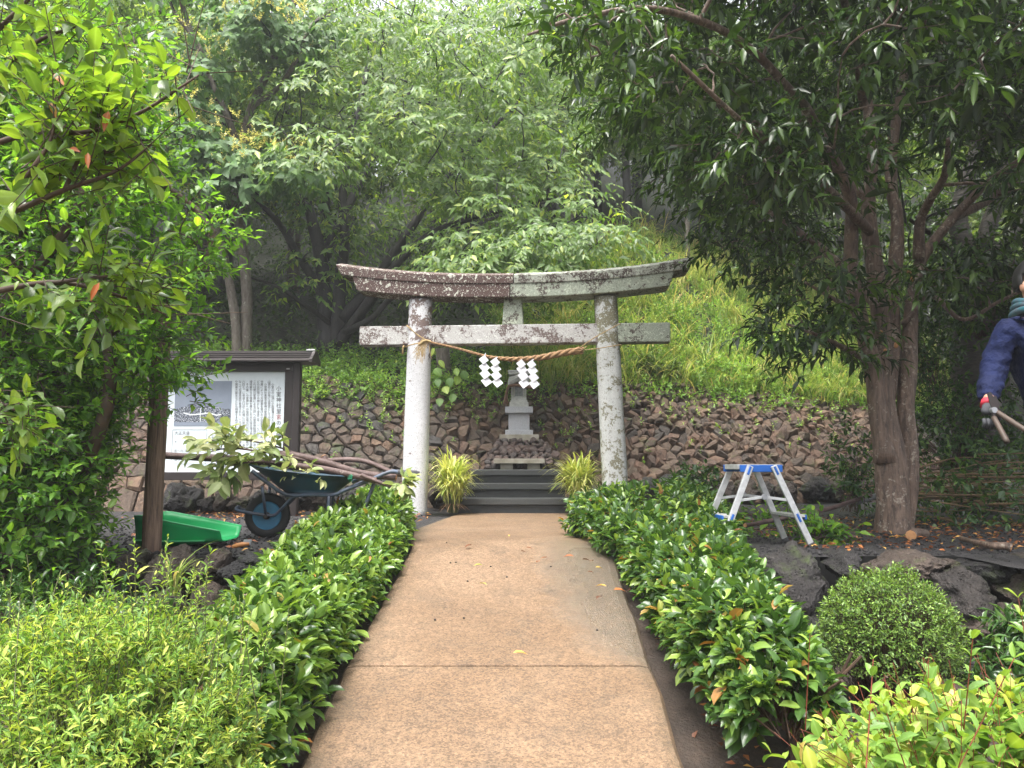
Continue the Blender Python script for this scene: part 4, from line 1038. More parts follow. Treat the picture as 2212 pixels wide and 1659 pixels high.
# ================================================================== step ladder
M_ALU = plain_mat('brushed_aluminium', (.62, .63, .64), .38, metal=.55, var=.12, nscale=30, bmp=.03)
M_BLUE = plain_mat('blue_plastic', (.012, .105, .42), .4, var=.06, bmp=.03)
M_TREADTOP = plain_mat('ladder_tread', (.50, .50, .48), .55, metal=.3, var=.2, nscale=60, bmp=.4, bscale=180)
LC = A_([1.80, 5.80, 0]); lr = rotz(math.radians(7))
def L_(x, y, z): return LC + lr @ A_([x, y, z])
lad = thing('step_ladder', 'small aluminium folding step ladder with blue plastic fittings behind the hedge', 'step ladder', LC)
MB().box(L_(0, .0, .578), (.150, .145, .016), lr).build('platform', M_TREADTOP, lad, bev=.004)
for s in (-1, 1):
    MB().box(L_(0, s * .151, .565), (.162, .008, .026), lr).build('platform_side', M_BLUE, lad, bev=.004)
    MB().box(L_(s * .156, 0, .576), (.010, .12, .018), lr).build('platform_end', M_ALU, lad, bev=.003)
for sx_ in (-1, 1):
    for sy_ in (-1, 1):
        topx = .088 * sx_; botx = .345 * sx_; yy = .165 * sy_; yb_ = .20 * sy_
        MB().bar(L_(botx, yb_, .0), L_(topx, yy, .585), .046, .022, lr @ A_([0, 1, 0])).build('leg', M_ALU, lad, bev=.004)
        leg = lad.children[-1]
        d = A_([topx - botx, yy - yb_, .585]); 
        for t, nm in ((.94, 'blue_rivet_plate'), (.36, 'blue_rivet_plate')):
            a_, b_ = A_([botx, yb_ + sy_ * .014, 0]) + d * (t - .05), A_([botx, yb_ + sy_ * .014, 0]) + d * (t + .05)
            MB().bar(L_(*a_), L_(*b_), .017, .008, lr @ A_([0, 1, 0])).build(nm, M_BLUE, leg, bev=.003)
        MB().bar(L_(botx, yb_, .0), L_(botx - d[0] * -.05, yb_, .03), .05, .027, lr @ A_([0, 1, 0])).build('rubber_foot', M_GRIP, leg, bev=.003)
    x_ = sx_ * (.345 - .25 * .38 + .015)
    MB().box(L_(x_, 0, .222), (.045, .185, .010), lr).build('step', M_TREADTOP, lad, bev=.003)
    MB().box(L_(x_ + sx_ * .05, 0, .213), (.008, .185, .017), lr).build('step_nosing', M_BLUE, lad, bev=.003)
for sy_ in (-1, 1):
    y = .178 * sy_
    MB().bar(L_(-.20, y, .335), L_(.01, y, .36), .02, .008, lr @ A_([0, 1, 0])).build('spreader', M_ALU, lad, bev=.002)
    MB().bar(L_(-.0, y - .01 * sy_, .36), L_(.20, y, .335), .02, .008, lr @ A_([0, 1, 0])).build('spreader', M_ALU, lad, bev=.002)
    MB().lathe([(.022, -.012), (.022, .012)], L_(.005, y, .36), lr @ A_([0, 1, 0]), 14).build('pivot', M_STEEL, lad, bev=.002)

# ================================================================== person with loppers
M_JACKET = plain_mat('navy_jacket', (.006, .012, .056), .8, spec=.25, var=.18, nscale=7, bmp=.8, bd=.06, bscale=9)
M_TROUS = plain_mat('dark_trousers', (.03, .035, .06), .8, var=.1)
M_SKIN = plain_mat('skin', (.50, .27, .18), .5, var=.06, nscale=14, bmp=.05)
M_HAIR = plain_mat('black_hair', (.012, .011, .011), .5, var=.1, nscale=60, bmp=.4, bscale=200)
M_SCARF = plain_mat('teal_scarf', (.010, .10, .125), .9, var=.3, nscale=25, col2=(.05, .055, .07), bmp=.4, bd=.01, bscale=40)
M_GLOVE = plain_mat('grey_glove', (.045, .047, .055), .75, var=.15, bmp=.3)
M_RED = plain_mat('red_cuff', (.50, .025, .05), .7, var=.15)
M_BOOT = plain_mat('black_boot', (.02, .02, .02), .5)
def skin_mesh(name, verts, edges, mat, parent, sub=2, root=0):
    me = bpy.data.meshes.new(name); og = org(parent)
    me.from_pydata([tuple(A_(v[:3]) - og) for v in verts], edges, []); o = bpy.data.objects.new('tmp_skin', me); C.objects.link(o)
    md = o.modifiers.new('skin', 'SKIN'); md.use_smooth_shade = True
    for i, v in enumerate(verts):
        r = v[3]; r2 = v[4] if len(v) > 4 else r
        me.skin_vertices[0].data[i].radius = (r, r2); me.skin_vertices[0].data[i].use_root = (i == root)
    sb = o.modifiers.new('sub', 'SUBSURF'); sb.levels = sub; sb.render_levels = sub
    dg = bpy.context.evaluated_depsgraph_get(); dg.update()
    nm = bpy.data.meshes.new_from_object(o.evaluated_get(dg)); nm.name = name; bpy.data.objects.remove(o); bpy.data.meshes.remove(me)
    nm.materials.clear(); nm.materials.append(mat); nm.polygons.foreach_set('use_smooth', np.full(len(nm.polygons), True))
    r = bpy.data.objects.new(name, nm); C.objects.link(r); r.parent = parent; ORG[r.name] = og
    return r
PX, PY = 3.07, 4.42
per = thing('person', 'person in a navy padded jacket and teal scarf standing half out of view, holding loppers', 'person', (PX, PY, 0))
sh_, el_, wr2 = (2.885, 4.43, 1.385), (2.79, 4.45, 1.10), (2.655, 4.28, .945)
# body: one continuous mesh, pelvis first
bv_ = [(PX + .10, PY, .92, .12, .09), (PX + .04, PY, 1.10, .12, .09), (PX, PY, 1.30, .17, .11), (PX - .01, PY, 1.43, .10, .08), (PX - .02, PY - .01, 1.50, .052), (PX - .02, PY - .03, 1.58, .070, .085), (PX - .02, PY - .035, 1.67, .078, .095), (PX - .02, PY - .03, 1.73, .05, .06),
       (PX - .17, PY, 1.39, .062), (el_[0], el_[1], el_[2], .044), (wr2[0], wr2[1], wr2[2], .030, .026), (PX + .19, PY, 1.39, .062), (PX + .27, PY + .02, 1.12, .044), (PX + .20, PY - .17, .98, .030),
       (PX + .01, PY, .86, .075), (PX + .02, PY - .01, .48, .045), (PX + .02, PY + .02, .10, .034), (PX + .01, PY - .10, .045, .022), (PX + .20, PY, .86, .075), (PX + .23, PY - .01, .48, .045), (PX + .24, PY + .02, .10, .034), (PX + .25, PY - .10, .045, .022)]
be_ = [(0, 1), (1, 2), (2, 3), (3, 4), (4, 5), (5, 6), (6, 7), (2, 8), (8, 9), (9, 10), (2, 11), (11, 12), (12, 13), (0, 14), (14, 15), (15, 16), (16, 17), (0, 18), (18, 19), (19, 20), (20, 21)]
body = skin_mesh('body', bv_, be_, M_SKIN, per)
jv = [(PX + .07, PY, .82, .185, .15), (PX + .06, PY, .96, .185, .15), (PX + .03, PY, 1.12, .19, .155), (PX - .01, PY, 1.28, .205, .15), (PX - .02, PY, 1.40, .15, .115), (PX - .04, PY - .005, 1.475, .085, .085),
      (sh_[0], sh_[1], sh_[2] - .015, .095), (sh_[0] - .045, sh_[1] + .01, 1.27, .085), (el_[0] + .01, el_[1], el_[2] + .02, .080), (el_[0] - .06, el_[1] - .07, el_[2] - .06, .074), (wr2[0] + .035, wr2[1] + .05, wr2[2] + .035, .058), (wr2[0] + .012, wr2[1] + .02, wr2[2] + .012, .047),
      (PX + .20, PY, 1.37, .095), (PX + .28, PY + .02, 1.14, .078), (PX + .21, PY - .14, 1.0, .055)]
jk = skin_mesh('jacket', jv, [(0, 1), (1, 2), (2, 3), (3, 4), (4, 5), (3, 6), (6, 7), (7, 8), (8, 9), (9, 10), (10, 11), (3, 12), (12, 13), (13, 14)], M_JACKET, per, 3)
for v in jk.data.vertices:          # folds of the padded cloth
    q = v.co; k = noise.noise(Vector((q.x * 9, q.y * 9, q.z * 26))) * .011 + abs(noise.noise(Vector((q.x * 16 + q.z * 12, q.y * 16, q.z * 30 - q.x * 10)))) * -.012 + noise.noise(q * 60) * .002
    v.co = q + v.normal * k
tv_ = [(PX + .09, PY, .95, .145, .115), (PX + .02, PY, .80, .115), (PX + .02, PY - .01, .48, .082), (PX + .02, PY + .01, .10, .072), (PX + .20, PY, .80, .115), (PX + .23, PY - .01, .48, .082), (PX + .24, PY + .01, .10, .072)]
skin_mesh('trousers', tv_, [(0, 1), (1, 2), (2, 3), (0, 4), (4, 5), (5, 6)], M_TROUS, per)
for s in (-1, 1): skin_mesh('boot', [(PX + .13 + s * .11, PY + .04, .10, .066), (PX + .13 + s * .113, PY + .0, .05, .06, .05), (PX + .13 + s * .12, PY - .16, .045, .052, .045)], [(0, 1), (1, 2)], M_BOOT, per)
# wrinkles of the padded sleeve
hd = A_([PX - .02, PY - .032, 1.655])
V = []; F = []; nu, nv = 20, 14
for i in range(nv):
    th = math.pi * .62 * i / (nv - 1)
    for j in range(nu):
        a = 2 * math.pi * j / nu; V.append(hd + A_([math.sin(th) * math.cos(a) * .098, math.sin(th) * math.sin(a) * .115 + .012, math.cos(th) * .125 + .012 - (.03 if math.sin(a) < -.4 and th > 1.2 else 0) * 0]) * 1.0)
for i in range(nv - 1):
    for j in range(nu):
        if i > 8 and 11 <= j <= 18: continue       # face opening, towards the viewer
        F.append((i * nu + j, i * nu + (j + 1) % nu, (i + 1) * nu + (j + 1) % nu, (i + 1) * nu + j))
hair = mesh('hair', V, F, M_HAIR, per, True); hm = hair.modifiers.new('thick', 'SOLIDIFY'); hm.thickness = .012
for s in (-1, 1):
    V0, F0 = rock_shape(3, 2, 0, .02); mesh('ear', V0 * A_([.012, .022, .034]) + hd + A_([s * .092, -.01, -.03]), F0, M_SKIN, per, True)
V0, F0 = rock_shape(3, 2, 0, .02)
mesh('nose', V0 * A_([.016, .024, .026]) + hd + A_([.0, -.105, -.03]), F0, M_SKIN, per, True)
M_EYE = plain_mat('eye', (.03, .02, .02), .2); M_LIP = plain_mat('lip', (.35, .13, .11), .5)
for s in (-1, 1): mesh('eye', V0 * A_([.014, .006, .007]) + hd + A_([s * .034, -.094, .0]), F0, M_EYE, per, True)
mesh('mouth', V0 * A_([.024, .008, .006]) + hd + A_([.0, -.092, -.075]), F0, M_LIP, per, True)
mb = MB()
for k in range(3):
    c = A_([PX - .045, PY - .01, 1.475 + .028 * k]); pts = [c + A_([math.cos(a) * (.098 - .010 * k), math.sin(a) * (.10 - .01 * k), .012 * math.sin(2 * a + k)]) for a in np.linspace(0, 2 * math.pi, 22)]
    mb.tube(pts, .021, 8)
mb.tube(curve([(PX - .02, PY - .10, 1.50), (PX + .0, PY - .125, 1.44), (PX + .02, PY - .14, 1.39)], 8), [.022, .025, .027, .027, .025, .022, .02, .016], 8)
mb.build('scarf', M_SCARF, per, smooth_=True)
# gloved hand closing round the lopper handles
W = A_(wr2); hp = A_([2.615, 4.23, .880])
skin_mesh('glove', [(W[0] - .006, W[1] - .008, W[2] - .012, .030, .026), (hp[0] + .012, hp[1] + .004, hp[2] + .028, .036, .024), (hp[0] - .004, hp[1] - .012, hp[2] - .012, .040, .022)], [(0, 1), (1, 2)], M_GLOVE, per)
for k in range(4):
    b = hp + A_([-.030 + .021 * k, -.014 - .002 * k, -.030]); ln_ = (.92, 1.06, 1.0, .8)[k]
    pts = [b, b + A_([-.004, -.016, -.030]) * ln_, b + A_([.004, .004, -.052]) * ln_, b + A_([.010, .028, -.042]) * ln_]
    skin_mesh('glove_finger', [(*pts[0], .0125), (*pts[1], .0115), (*pts[2], .0105), (*pts[3], .009)], [(0, 1), (1, 2), (2, 3)], M_GLOVE, per, 1)
skin_mesh('glove_thumb', [(hp[0] + .034, hp[1] - .006, hp[2] + .008, .014), (hp[0] + .052, hp[1] - .024, hp[2] - .018, .0125), (hp[0] + .044, hp[1] - .036, hp[2] - .044, .010)], [(0, 1), (1, 2)], M_GLOVE, per, 1)
MB().tube([W + A_([.004, .006, .004]), W + A_([-.012, -.014, -.024])], [.034, .038], 14).build('red_cuff', M_RED, per, smooth_=True)
lop = thing('loppers', 'loppers with two long brown wooden handles held in a gloved hand', 'loppers', hp)
M_HANDLE = plain_mat('worn_wood_handle', (.065, .042, .03), .6, var=.25, nscale=12)
a1, a2 = at(2150, 888, 4.2), at(2222, 934, 4.02); b1_, b2_ = at(2147, 902, 4.19), at(2176, 956, 4.07)
MB().tube(curve([a1, (a1 + a2) / 2, a2], 10), .0145, 10).build('handle', M_HANDLE, lop, smooth_=True)
MB().tube(curve([b1_, (b1_ + b2_) / 2, b2_], 10), .0145, 10).build('handle', M_HANDLE, lop, smooth_=True)
c0 = at(2146, 886, 4.19)
MB().lathe([(.016, -.012), (.016, .012)], c0, (0, 1, 0), 12).build('pivot_bolt', M_STEEL, lop)
MB().tube([c0, a1], .010, 8).tube([c0, b1_], .010, 8).build('tang', M_FRAME, lop)
MB().prism([(0, -.01), (-.02, .04), (-.03, .09), (-.01, .10), (.012, .05), (.016, 0)], c0 + A_([0, -.004, 0]), (0, .005, 0), (1, 0, 0), (0, 0, 1)).build('cutting_blade', M_FRAME, lop)
MB().prism([(0, 0), (.02, .03), (.008, .075), (.022, .08), (.04, .03), (.02, -.01)], c0 + A_([0, .004, 0]), (0, .006, 0), (1, 0, 0), (0, 0, 1)).build('hook_blade', M_FRAME, lop)

# ================================================================== plants: materials
G = None
L_HEDGE = leaf_mat('hedge_leaf', [(0, (.018, .050, .014)), (.45, (.042, .105, .026)), (.8, (.085, .175, .040)), (.982, (.14, .24, .05)), (.99, (.20, .13, .04)), (1, (.11, .05, .02))], .26, .30)
L_CAMEL = leaf_mat('camellia_leaf', [(0, (.018, .050, .014)), (.5, (.040, .105, .022)), (.85, (.085, .18, .030)), (1, (.13, .24, .04))], .26, .5, (1.9, 2.0, .6), gain=1.9)
L_BRANCH = leaf_mat('overhang_leaf', [(0, (.035, .08, .018)), (.5, (.075, .15, .028)), (.9, (.13, .22, .04)), (1, (.16, .25, .05))], .28, .45, (1.8, 1.9, .6))
L_OLD = leaf_mat('orange_leaf', [(0, (.30, .09, .02)), (.6, (.40, .16, .03)), (1, (.36, .24, .05))], .45, .35, (1.3, 1.1, .7), gain=1.0)
L_SPIREA = leaf_mat('spirea_leaf', [(0, (.05, .13, .028)), (.45, (.115, .24, .05)), (.8, (.19, .32, .07)), (1, (.27, .34, .08))], .5, .4, (1.4, 1.4, .6), gain=1.5)
L_HYPER = leaf_mat('hypericum_leaf', gain=1.1, stops=[(0, (.08, .19, .045)), (.5, (.15, .31, .06)), (.85, (.26, .41, .07)), (.97, (.36, .42, .09)), (1, (.45, .30, .16))], rough=.45, trans=.35, tint=(1.3, 1.35, .6))
L_AZALEA = leaf_mat('azalea_leaf', [(0, (.03, .075, .018)), (.5, (.06, .14, .03)), (1, (.13, .24, .05))], .4, .3)
L_RTREE = leaf_mat(gain=1.1, name='evergreen_leaf', stops=[(0, (.010, .026, .010)), (.5, (.020, .052, .014)), (.85, (.040, .095, .020)), (1, (.07, .15, .03))], rough=.24, trans=.22, tint=(1.8, 2.0, .6))
L_SHADE = leaf_mat('glossy_shrub_leaf', [(0, (.016, .045, .018)), (.6, (.03, .08, .026)), (1, (.07, .15, .035))], .22, .25)
L_CHERRY = leaf_mat('cherry_leaf', [(0, (.040, .085, .026)), (.45, (.065, .135, .038)), (.8, (.125, .205, .05)), (1, (.19, .27, .065))], .42, .45, (1.5, 1.6, .6), gain=1.65)
L_MALL = leaf_mat('broad_leaf', [(0, (.04, .10, .045)), (.6, (.06, .14, .055)), (1, (.10, .20, .06))], .5, .4, (1.4, 1.5, .7))
L_FOREST = leaf_mat('forest_leaf', [(0, (.035, .075, .026)), (.5, (.06, .12, .036)), (1, (.12, .19, .05))], .5, .42, (1.5, 1.6, .7), gain=1.1)
L_GRASS = leaf_mat('slope_grass_blade', [(0, (.06, .13, .035)), (.45, (.13, .22, .065)), (.8, (.21, .29, .10)), (.93, (.30, .33, .15)), (1, (.36, .30, .17))], .5, .42, (1.2, 1.3, .7), gain=1.35)
L_WEED = leaf_mat('weed_leaf', [(0, (.045, .115, .028)), (.6, (.10, .21, .045)), (1, (.2, .30, .06))], .5, .4, (1.4, 1.5, .6), gain=1.6)
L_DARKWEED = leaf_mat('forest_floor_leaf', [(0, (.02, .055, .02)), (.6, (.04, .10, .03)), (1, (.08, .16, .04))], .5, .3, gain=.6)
L_VARIEG = leaf_mat('variegated_blade', [(0, (.16, .27, .06)), (.4, (.30, .40, .12)), (.85, (.42, .50, .22)), (1, (.52, .56, .36))], .5, .35, (1.2, 1.2, .6))
L_CUT = leaf_mat('cut_leaf', [(0, (.09, .16, .05)), (.5, (.22, .30, .16)), (1, (.38, .45, .28))], .5, .3, (1.3, 1.4, .8), 1.25)
L_YFLOWER = leaf_mat('yellow_flower', [(0, (.46, .45, .17)), (1, (.55, .56, .27))], .6, .3, (1.2, 1.1, .7))
B_DARK = bark_mat('dark_wet_bark', (.009, .008, .009), (.026, .022, .022), (18, 18, 5), .55)
B_RTREE = bark_mat('smooth_brown_bark', (.060, .040, .030), (.20, .135, .10), (15, 15, 3), .55, (.38, .33, .27), .55, .03)
B_PALE = bark_mat('pale_bark', (.07, .055, .045), (.15, .13, .11), (14, 14, 4), .75, (.32, .31, .28), .57)
B_TWIG = plain_mat('twig_brown', (.085, .05, .03), .7, var=.25, nscale=20)
B_TWIGG = plain_mat('twig_green_brown', (.12, .13, .045), .7, var=.25, nscale=20)
B_RED = plain_mat('red_stem', (.28, .07, .04), .6, var=.2, nscale=20)
B_CUT = bark_mat('cherry_bark', (.060, .034, .030), (.13, .085, .078), (9, 9, 9), .6, (.27, .22, .20), .6, .008)
M_CUTWOOD = plain_mat('fresh_cut_wood', (.52, .26, .11), .7, var=.18, nscale=30)

def blades(B, Hd, L, W, up=1.0, arch=.5, drop=.35, nseg=5):
    m = len(B); B = np.asarray(B, float); Hd = nrm(np.asarray(Hd, float) * A_([1, 1, 0])); L = np.broadcast_to(L, (m,)); W = np.broadcast_to(W, (m,))
    t = np.linspace(0, 1, nseg + 1); ar = np.broadcast_to(arch, (m,)); dr = np.broadcast_to(drop, (m,))
    P = B[:, None] + Hd[:, None] * (L[:, None] * ar[:, None] * t ** 1.7)[..., None] + UP * (L[:, None] * (up * t - dr[:, None] * t ** 2.6))[..., None]
    sd = nrm(np.cross(Hd, UP)); w = np.interp(t, [0, .35, .75, 1], [.55, 1, .7, .03])
    off = sd[:, None] * (W[:, None] * w[None] * .5)[..., None]
    V = np.stack([P - off, P + off], 2).reshape(m, -1, 3); k = 2 * (nseg + 1)
    f = A_([[2 * i, 2 * i + 1, 2 * i + 3, 2 * i + 2] for i in range(nseg)])
    F = (f[None] + (np.arange(m) * k)[:, None, None]).reshape(-1, 4)
    R = np.repeat(rng.random(m), k); Md = np.zeros(m * k)
    return V.reshape(-1, 3), F, R, Md
def blade_mesh(name, args, mat, parent, kind='stuff', **k):
    V, F, R, M = args; return mesh(name, V, F, mat, parent, True, {'rnd': R, 'mid': M}, kind=kind, **k)
def twig_mesh(name, P, Q, r0, r1, mat, parent):
    V, F = twigs(P, Q, r0, r1); return mesh(name, V, F, mat, parent, True, kind='stuff')

# ---- hedges along the path
def hedge(name, label, y0, y1, prof, n, leaf, nobj, mat, lean):
    ys = rng.uniform(y0, y1, n); a = rng.uniform(.02, math.pi - .02, n)
    xl, xr, zt, zb = prof(ys); e = smooth(y0 - .05, y0 + .35, ys) * smooth(y1 + .05, y1 - .30, ys)
    e = .62 + .38 * e
    c = (xl + xr) / 2; w = (xr - xl) / 2 * (.75 + .25 * e); h = (zt - zb) * e
    rho = np.where(rng.random(n) < .72, rng.uniform(.90, 1.03, n), rng.uniform(.45, .9, n))
    q = .55; ca, sa = np.cos(a), np.sin(a)
    ex = np.sign(ca) * np.abs(ca) ** q; ez = np.abs(sa) ** q
    bumpy = A_([1 + .13 * noise.noise(Vector((x * 3.1, y * 3.1, k * 1.5))) + .08 * noise.noise(Vector((x * 8, y * 8, k * 4))) for x, y, k in zip(c + w * ex, ys, ez)])
    rho = rho * bumpy
    P = np.stack([c + w * ex * rho, ys, zb + h * ez * rho], 1)
    nn = nrm(np.stack([ca * .9, (-smooth(y0 + .5, y0, ys) + smooth(y1 - .5, y1, ys)), sa], 1))
    D = nrm(nn * .75 + UP * .5 + A_(lean) + rng.normal(size=(n, 3)) * .38)
    o = thing(name, label, 'hedge', ((c.mean()), (y0 + y1) / 2, float(path_z((y0 + y1) / 2)) - .05))
    S = shoots(P - D * .08, D, .11, 7, leaf, .48, (78, 28), .18, 'spiral', .22, .25)
    add_leaves(o, S, mat, T_OVAL, nobj)
    k = rng.permutation(n)[: n // 2]
    inner = np.stack([c[k] + w[k] * ex[k] * .25, ys[k] + rng.normal(size=len(k)) * .05, zb[k] + h[k] * .15], 1)
    twig_mesh('twigs', inner, P[k], .0035, .002, B_TWIG, o)
    return o
def prof_l(Y):
    xr = path_edges(Y)[0] - .03 + .0 * Y; xr = np.where(Y > 5.6, np.interp(Y, [5.6, 6.3, 7.0, 7.6], [-.80, -.86, -.93, -1.0]), xr)
    xl = np.interp(Y, [2.2, 3.0, 3.5, 5.0, 6.0, 7.4], [-1.36, -1.36, -1.36, -1.55, -1.58, -1.40])
    zt = np.interp(Y, [2.2, 2.6, 3.3, 4.0, 5.0, 6.0, 7.0, 7.6], [-.18, -.13, -.05, -.01, .07, .19, .32, .33])
    return xl, xr, zt, path_z(Y) - .04
hedge('hedge', 'low trimmed evergreen hedge between the path and the wheelbarrow', 2.25, 7.45, prof_l, 2300, .086, 300, L_HEDGE, (0, 0, 0))
def prof_r(Y):
    xl = np.interp(Y, [2.9, 3.4, 4.0, 4.6, 5.4, 6.0, 6.6, 7.6], [.86, .79, .77, .77, .77, .62, .46, .78])
    xr = np.interp(Y, [2.9, 3.4, 4.0, 5.0, 6.0, 7.4], [1.20, 1.25, 1.33, 1.50, 1.72, 1.95])
    zt = np.interp(Y, [2.9, 3.4, 4.0, 5.0, 6.0, 6.8, 7.6], [-.07, .0, .04, .13, .24, .36, .40])
    zb = np.where(Y < 5.6, path_z(Y) - .04, -.05) + np.interp(Y, [2.9, 3.8], [.18, .02]); return xl, xr, zt, zb
hr = hedge('hedge', 'low glossy evergreen hedge between the path and the step ladder', 2.95, 7.6, prof_r, 2300, .086, 300, L_HEDGE, (-.1, -.1, 0))
mb = MB()
for _ in range(9):
    x, y = rng.uniform(1.0, 1.3), rng.uniform(3.0, 3.5); z = float(path_z(y)) - .06
    mb.tube(curve([(x, y, z), (x + rng.normal() * .05, y + rng.normal() * .05, z + .2), (x + rng.normal() * .12, y + rng.normal() * .1, z + .42)], 6), [.012, .011, .01, .009, .007, .006], 6)
mb.build('stems', M_BROWNROCK if False else B_TWIG, hr, kind='stuff')

def ball_shrub(o, c, r, n, Ls, nl, leaf, wr, mat, twig, nobj=0, T=T_MID, mode='spiral', ang=(70, 30), upw=.6, inner=.3, droop=.1, bump_=.12, sag=0.0, minz=-.75, tr=.0018, noise_=.35, zcut=-.5, tip=.75, one=T_OVAL):
    d = rand_dirs(n); d = d[d[:, 2] > zcut]; n = len(d)
    rho = np.where(rng.random(n) < 1 - inner, rng.uniform(.88, 1.02, n), rng.uniform(.4, .9, n))
    rho *= A_([1 + bump_ * noise.noise(Vector(tuple(v * 2.4 + A_(c)))) + bump_ * .5 * noise.noise(Vector(tuple(v * 6 + A_(c)))) for v in d])
    P = A_(c) + d * A_(r) * rho[:, None]; D = nrm(d * .8 + UP * upw + rng.normal(size=(n, 3)) * noise_)
    S = shoots(P - D * Ls * .8, D, Ls * rng.uniform(.7, 1.15, n), nl, leaf, wr, ang, droop, mode, .18, .1, sag=sag, tip=tip)
    add_leaves(o, S, mat, T, nobj, one=one)
    if twig is not None:
        Bp = P - D * Ls * .8; E = P + D * Ls * .2; twig_mesh('twigs', Bp, E, tr, tr * .6, twig, o)
        k = rng.permutation(n)[: n // 4]; root = A_(c) * A_([1, 1, 0]) + A_([0, 0, minz]) + rng.normal(size=(len(k), 3)) * A_([.06, .06, 0])
        twig_mesh('stems', root, Bp[k], tr * 2.5, tr, twig, o)
    return P
# light green fine-leaved shrub, front left
o = thing('spirea_shrub', 'feathery yellow-green shrub with tiny narrow leaves in front of the low hedge', 'shrub', (-1.25, 2.35, -.72))
ball_shrub(o, (-1.26, 2.38, -.34), (.50, .44, .55), 3000, .13, 16, .032, .32, L_SPIREA, B_TWIGG, 250, T_MID, ang=(68, 35), upw=.75, sag=.12, noise_=.42, tr=.0012)
n = 55; b = A_([-1.24, 2.45, 0]) + np.stack([rng.uniform(-.55, .48, n), rng.uniform(-.35, .35, n), np.zeros(n)], 1)
b[:, 2] = -.38 + .50 * np.sqrt(np.clip(1 - ((b[:, 0] + 1.24) / .62) ** 2 - ((b[:, 1] - 2.45) / .6) ** 2, .05, 1)); d = nrm(np.stack([rng.normal(size=n) * .3, rng.normal(size=n) * .3, np.ones(n)], 1)); ls = rng.uniform(.08, .27, n)
add_leaves(o, shoots(b, d, ls, 17, .030, .27, (70, 30), .15, 'spiral', .15, .05, sag=.1, tip=.55), L_SPIREA, T_MID, 0, 'sprig_leaves'); twig_mesh('sprigs', b - d * .1, b + d * ls[:, None], .0022, .0012, B_TWIGG, o)
# hypericum, front right
o = thing('hypericum_shrub', 'bright lime green shrub with paired oval leaves on red stems at the path corner', 'shrub', (1.32, 2.2, -.75))
ball_shrub(o, (1.36, 2.22, -.42), (.62, .50, .44), 520, .28, 12, .068, .58, L_HYPER, B_RED, 300, T_OVAL, 'opposite', ang=(72, 45), upw=.55, droop=.02, sag=.25, tr=.0016, tip=.65)
n = 16; b = A_([1.36, 2.25, -.1]) + np.stack([rng.uniform(-.5, .62, n), rng.uniform(-.35, .3, n), rng.uniform(-.1, .02, n)], 1); d = nrm(np.stack([rng.normal(size=n) * .28, rng.normal(size=n) * .25, np.ones(n)], 1)); ls = rng.uniform(.12, .30, n)
add_leaves(o, shoots(b, d, ls, 12, .056, .46, (70, 35), .0, 'opposite', .12, .1, tip=.6), L_HYPER, T_OVAL, 0, 'shoot_leaves'); twig_mesh('shoot_stems', b - d * .15, b + d * ls[:, None], .0024, .0014, B_RED, o)
# clipped round bush
o = thing('azalea_bush', 'round clipped bush with tiny dense leaves before the black rock wall', 'bush', (1.74, 3.62, -.55))
ball_shrub(o, (1.74, 3.65, -.19), (.315, .30, .31), 3600, .05, 6, .020, .45, L_AZALEA, B_TWIG, 0, T_LO, upw=.4, bump_=.10, tr=.001, minz=-.58, inner=.2)
# dark evergreen at the right edge, below the rocks
o = thing('dark_shrub', 'dark glossy narrow-leaved shrub in the corner under the rock wall', 'shrub', (2.45, 3.5, -.6))
ball_shrub(o, (2.5, 3.55, -.36), (.40, .35, .33), 300, .14, 9, .085, .28, L_SHADE, B_TWIG, 120, T_HI, ang=(80, 45), upw=.3, droop=.2)
# dark filler below the camellia
o = thing('dark_shrub', 'deep green low shrub in the shade under the camellia bush', 'shrub', (-2.25, 4.1, -.62))
ball_shrub(o, (-2.3, 4.15, -.38), (.62, .4, .40), 420, .12, 8, .06, .42, L_SHADE, B_TWIG, 80, T_HI, ang=(78, 35), upw=.4)

# ---- variegated grass clumps by the steps
for vx, lab, rr in ((980, 'variegated yellow-green grass clump at the foot of the steps on the notice board side', -.1), (1250, 'variegated yellow-green grass clump at the foot of the steps on the step ladder side', .1)):
    bx = (vx - 1106) * 9.15 / FOC; o = thing('grass_clump', lab, 'ornamental grass', (bx, 9.15, 0), 'variegated grass clumps flanking the steps')
    n = 130; th = rng.uniform(0, 6.283, n); hd = np.stack([np.cos(th), np.sin(th), np.zeros(n)], 1)
    b0_ = A_([bx, 9.15, .02]) + hd * rng.uniform(0, .06, (n, 1)); ht = rng.uniform(.12, .46, n)
    b1_ = b0_ + UP * ht[:, None] + hd * rng.uniform(.01, .09, (n, 1))
    twig_mesh('stems', b0_, b1_, .006, .004, B_TWIGG, o)
    k = np.repeat(np.arange(n), 5); th2 = th[k] + rng.normal(size=len(k)) * .9; hd2 = np.stack([np.cos(th2), np.sin(th2), np.zeros(len(k))], 1)
    bb = b0_[k] + (b1_ - b0_)[k] * rng.uniform(.5, 1.05, (len(k), 1))
    A = blades(bb, hd2, rng.uniform(.32, .60, len(k)), .021, .95, rng.uniform(.2, .7, len(k)), rng.uniform(.25, .85, len(k)), 6)
    V, F, R, M = A; per_ = 14 * 4; nb = 120 * 14
    blade_mesh('blades', A, L_VARIEG, o)
    n2 = 40; th = rng.uniform(0, 6.283, n2); hd = np.stack([np.cos(th), np.sin(th), np.zeros(n2)], 1)
    blade_mesh('withered_blades', blades(A_([bx, 9.15, .12]) + hd * .04, hd, rng.uniform(.15, .32, n2), .010, .2, .7, .5), plain_mat('withered_blade', (.30, .17, .09), .8), o)

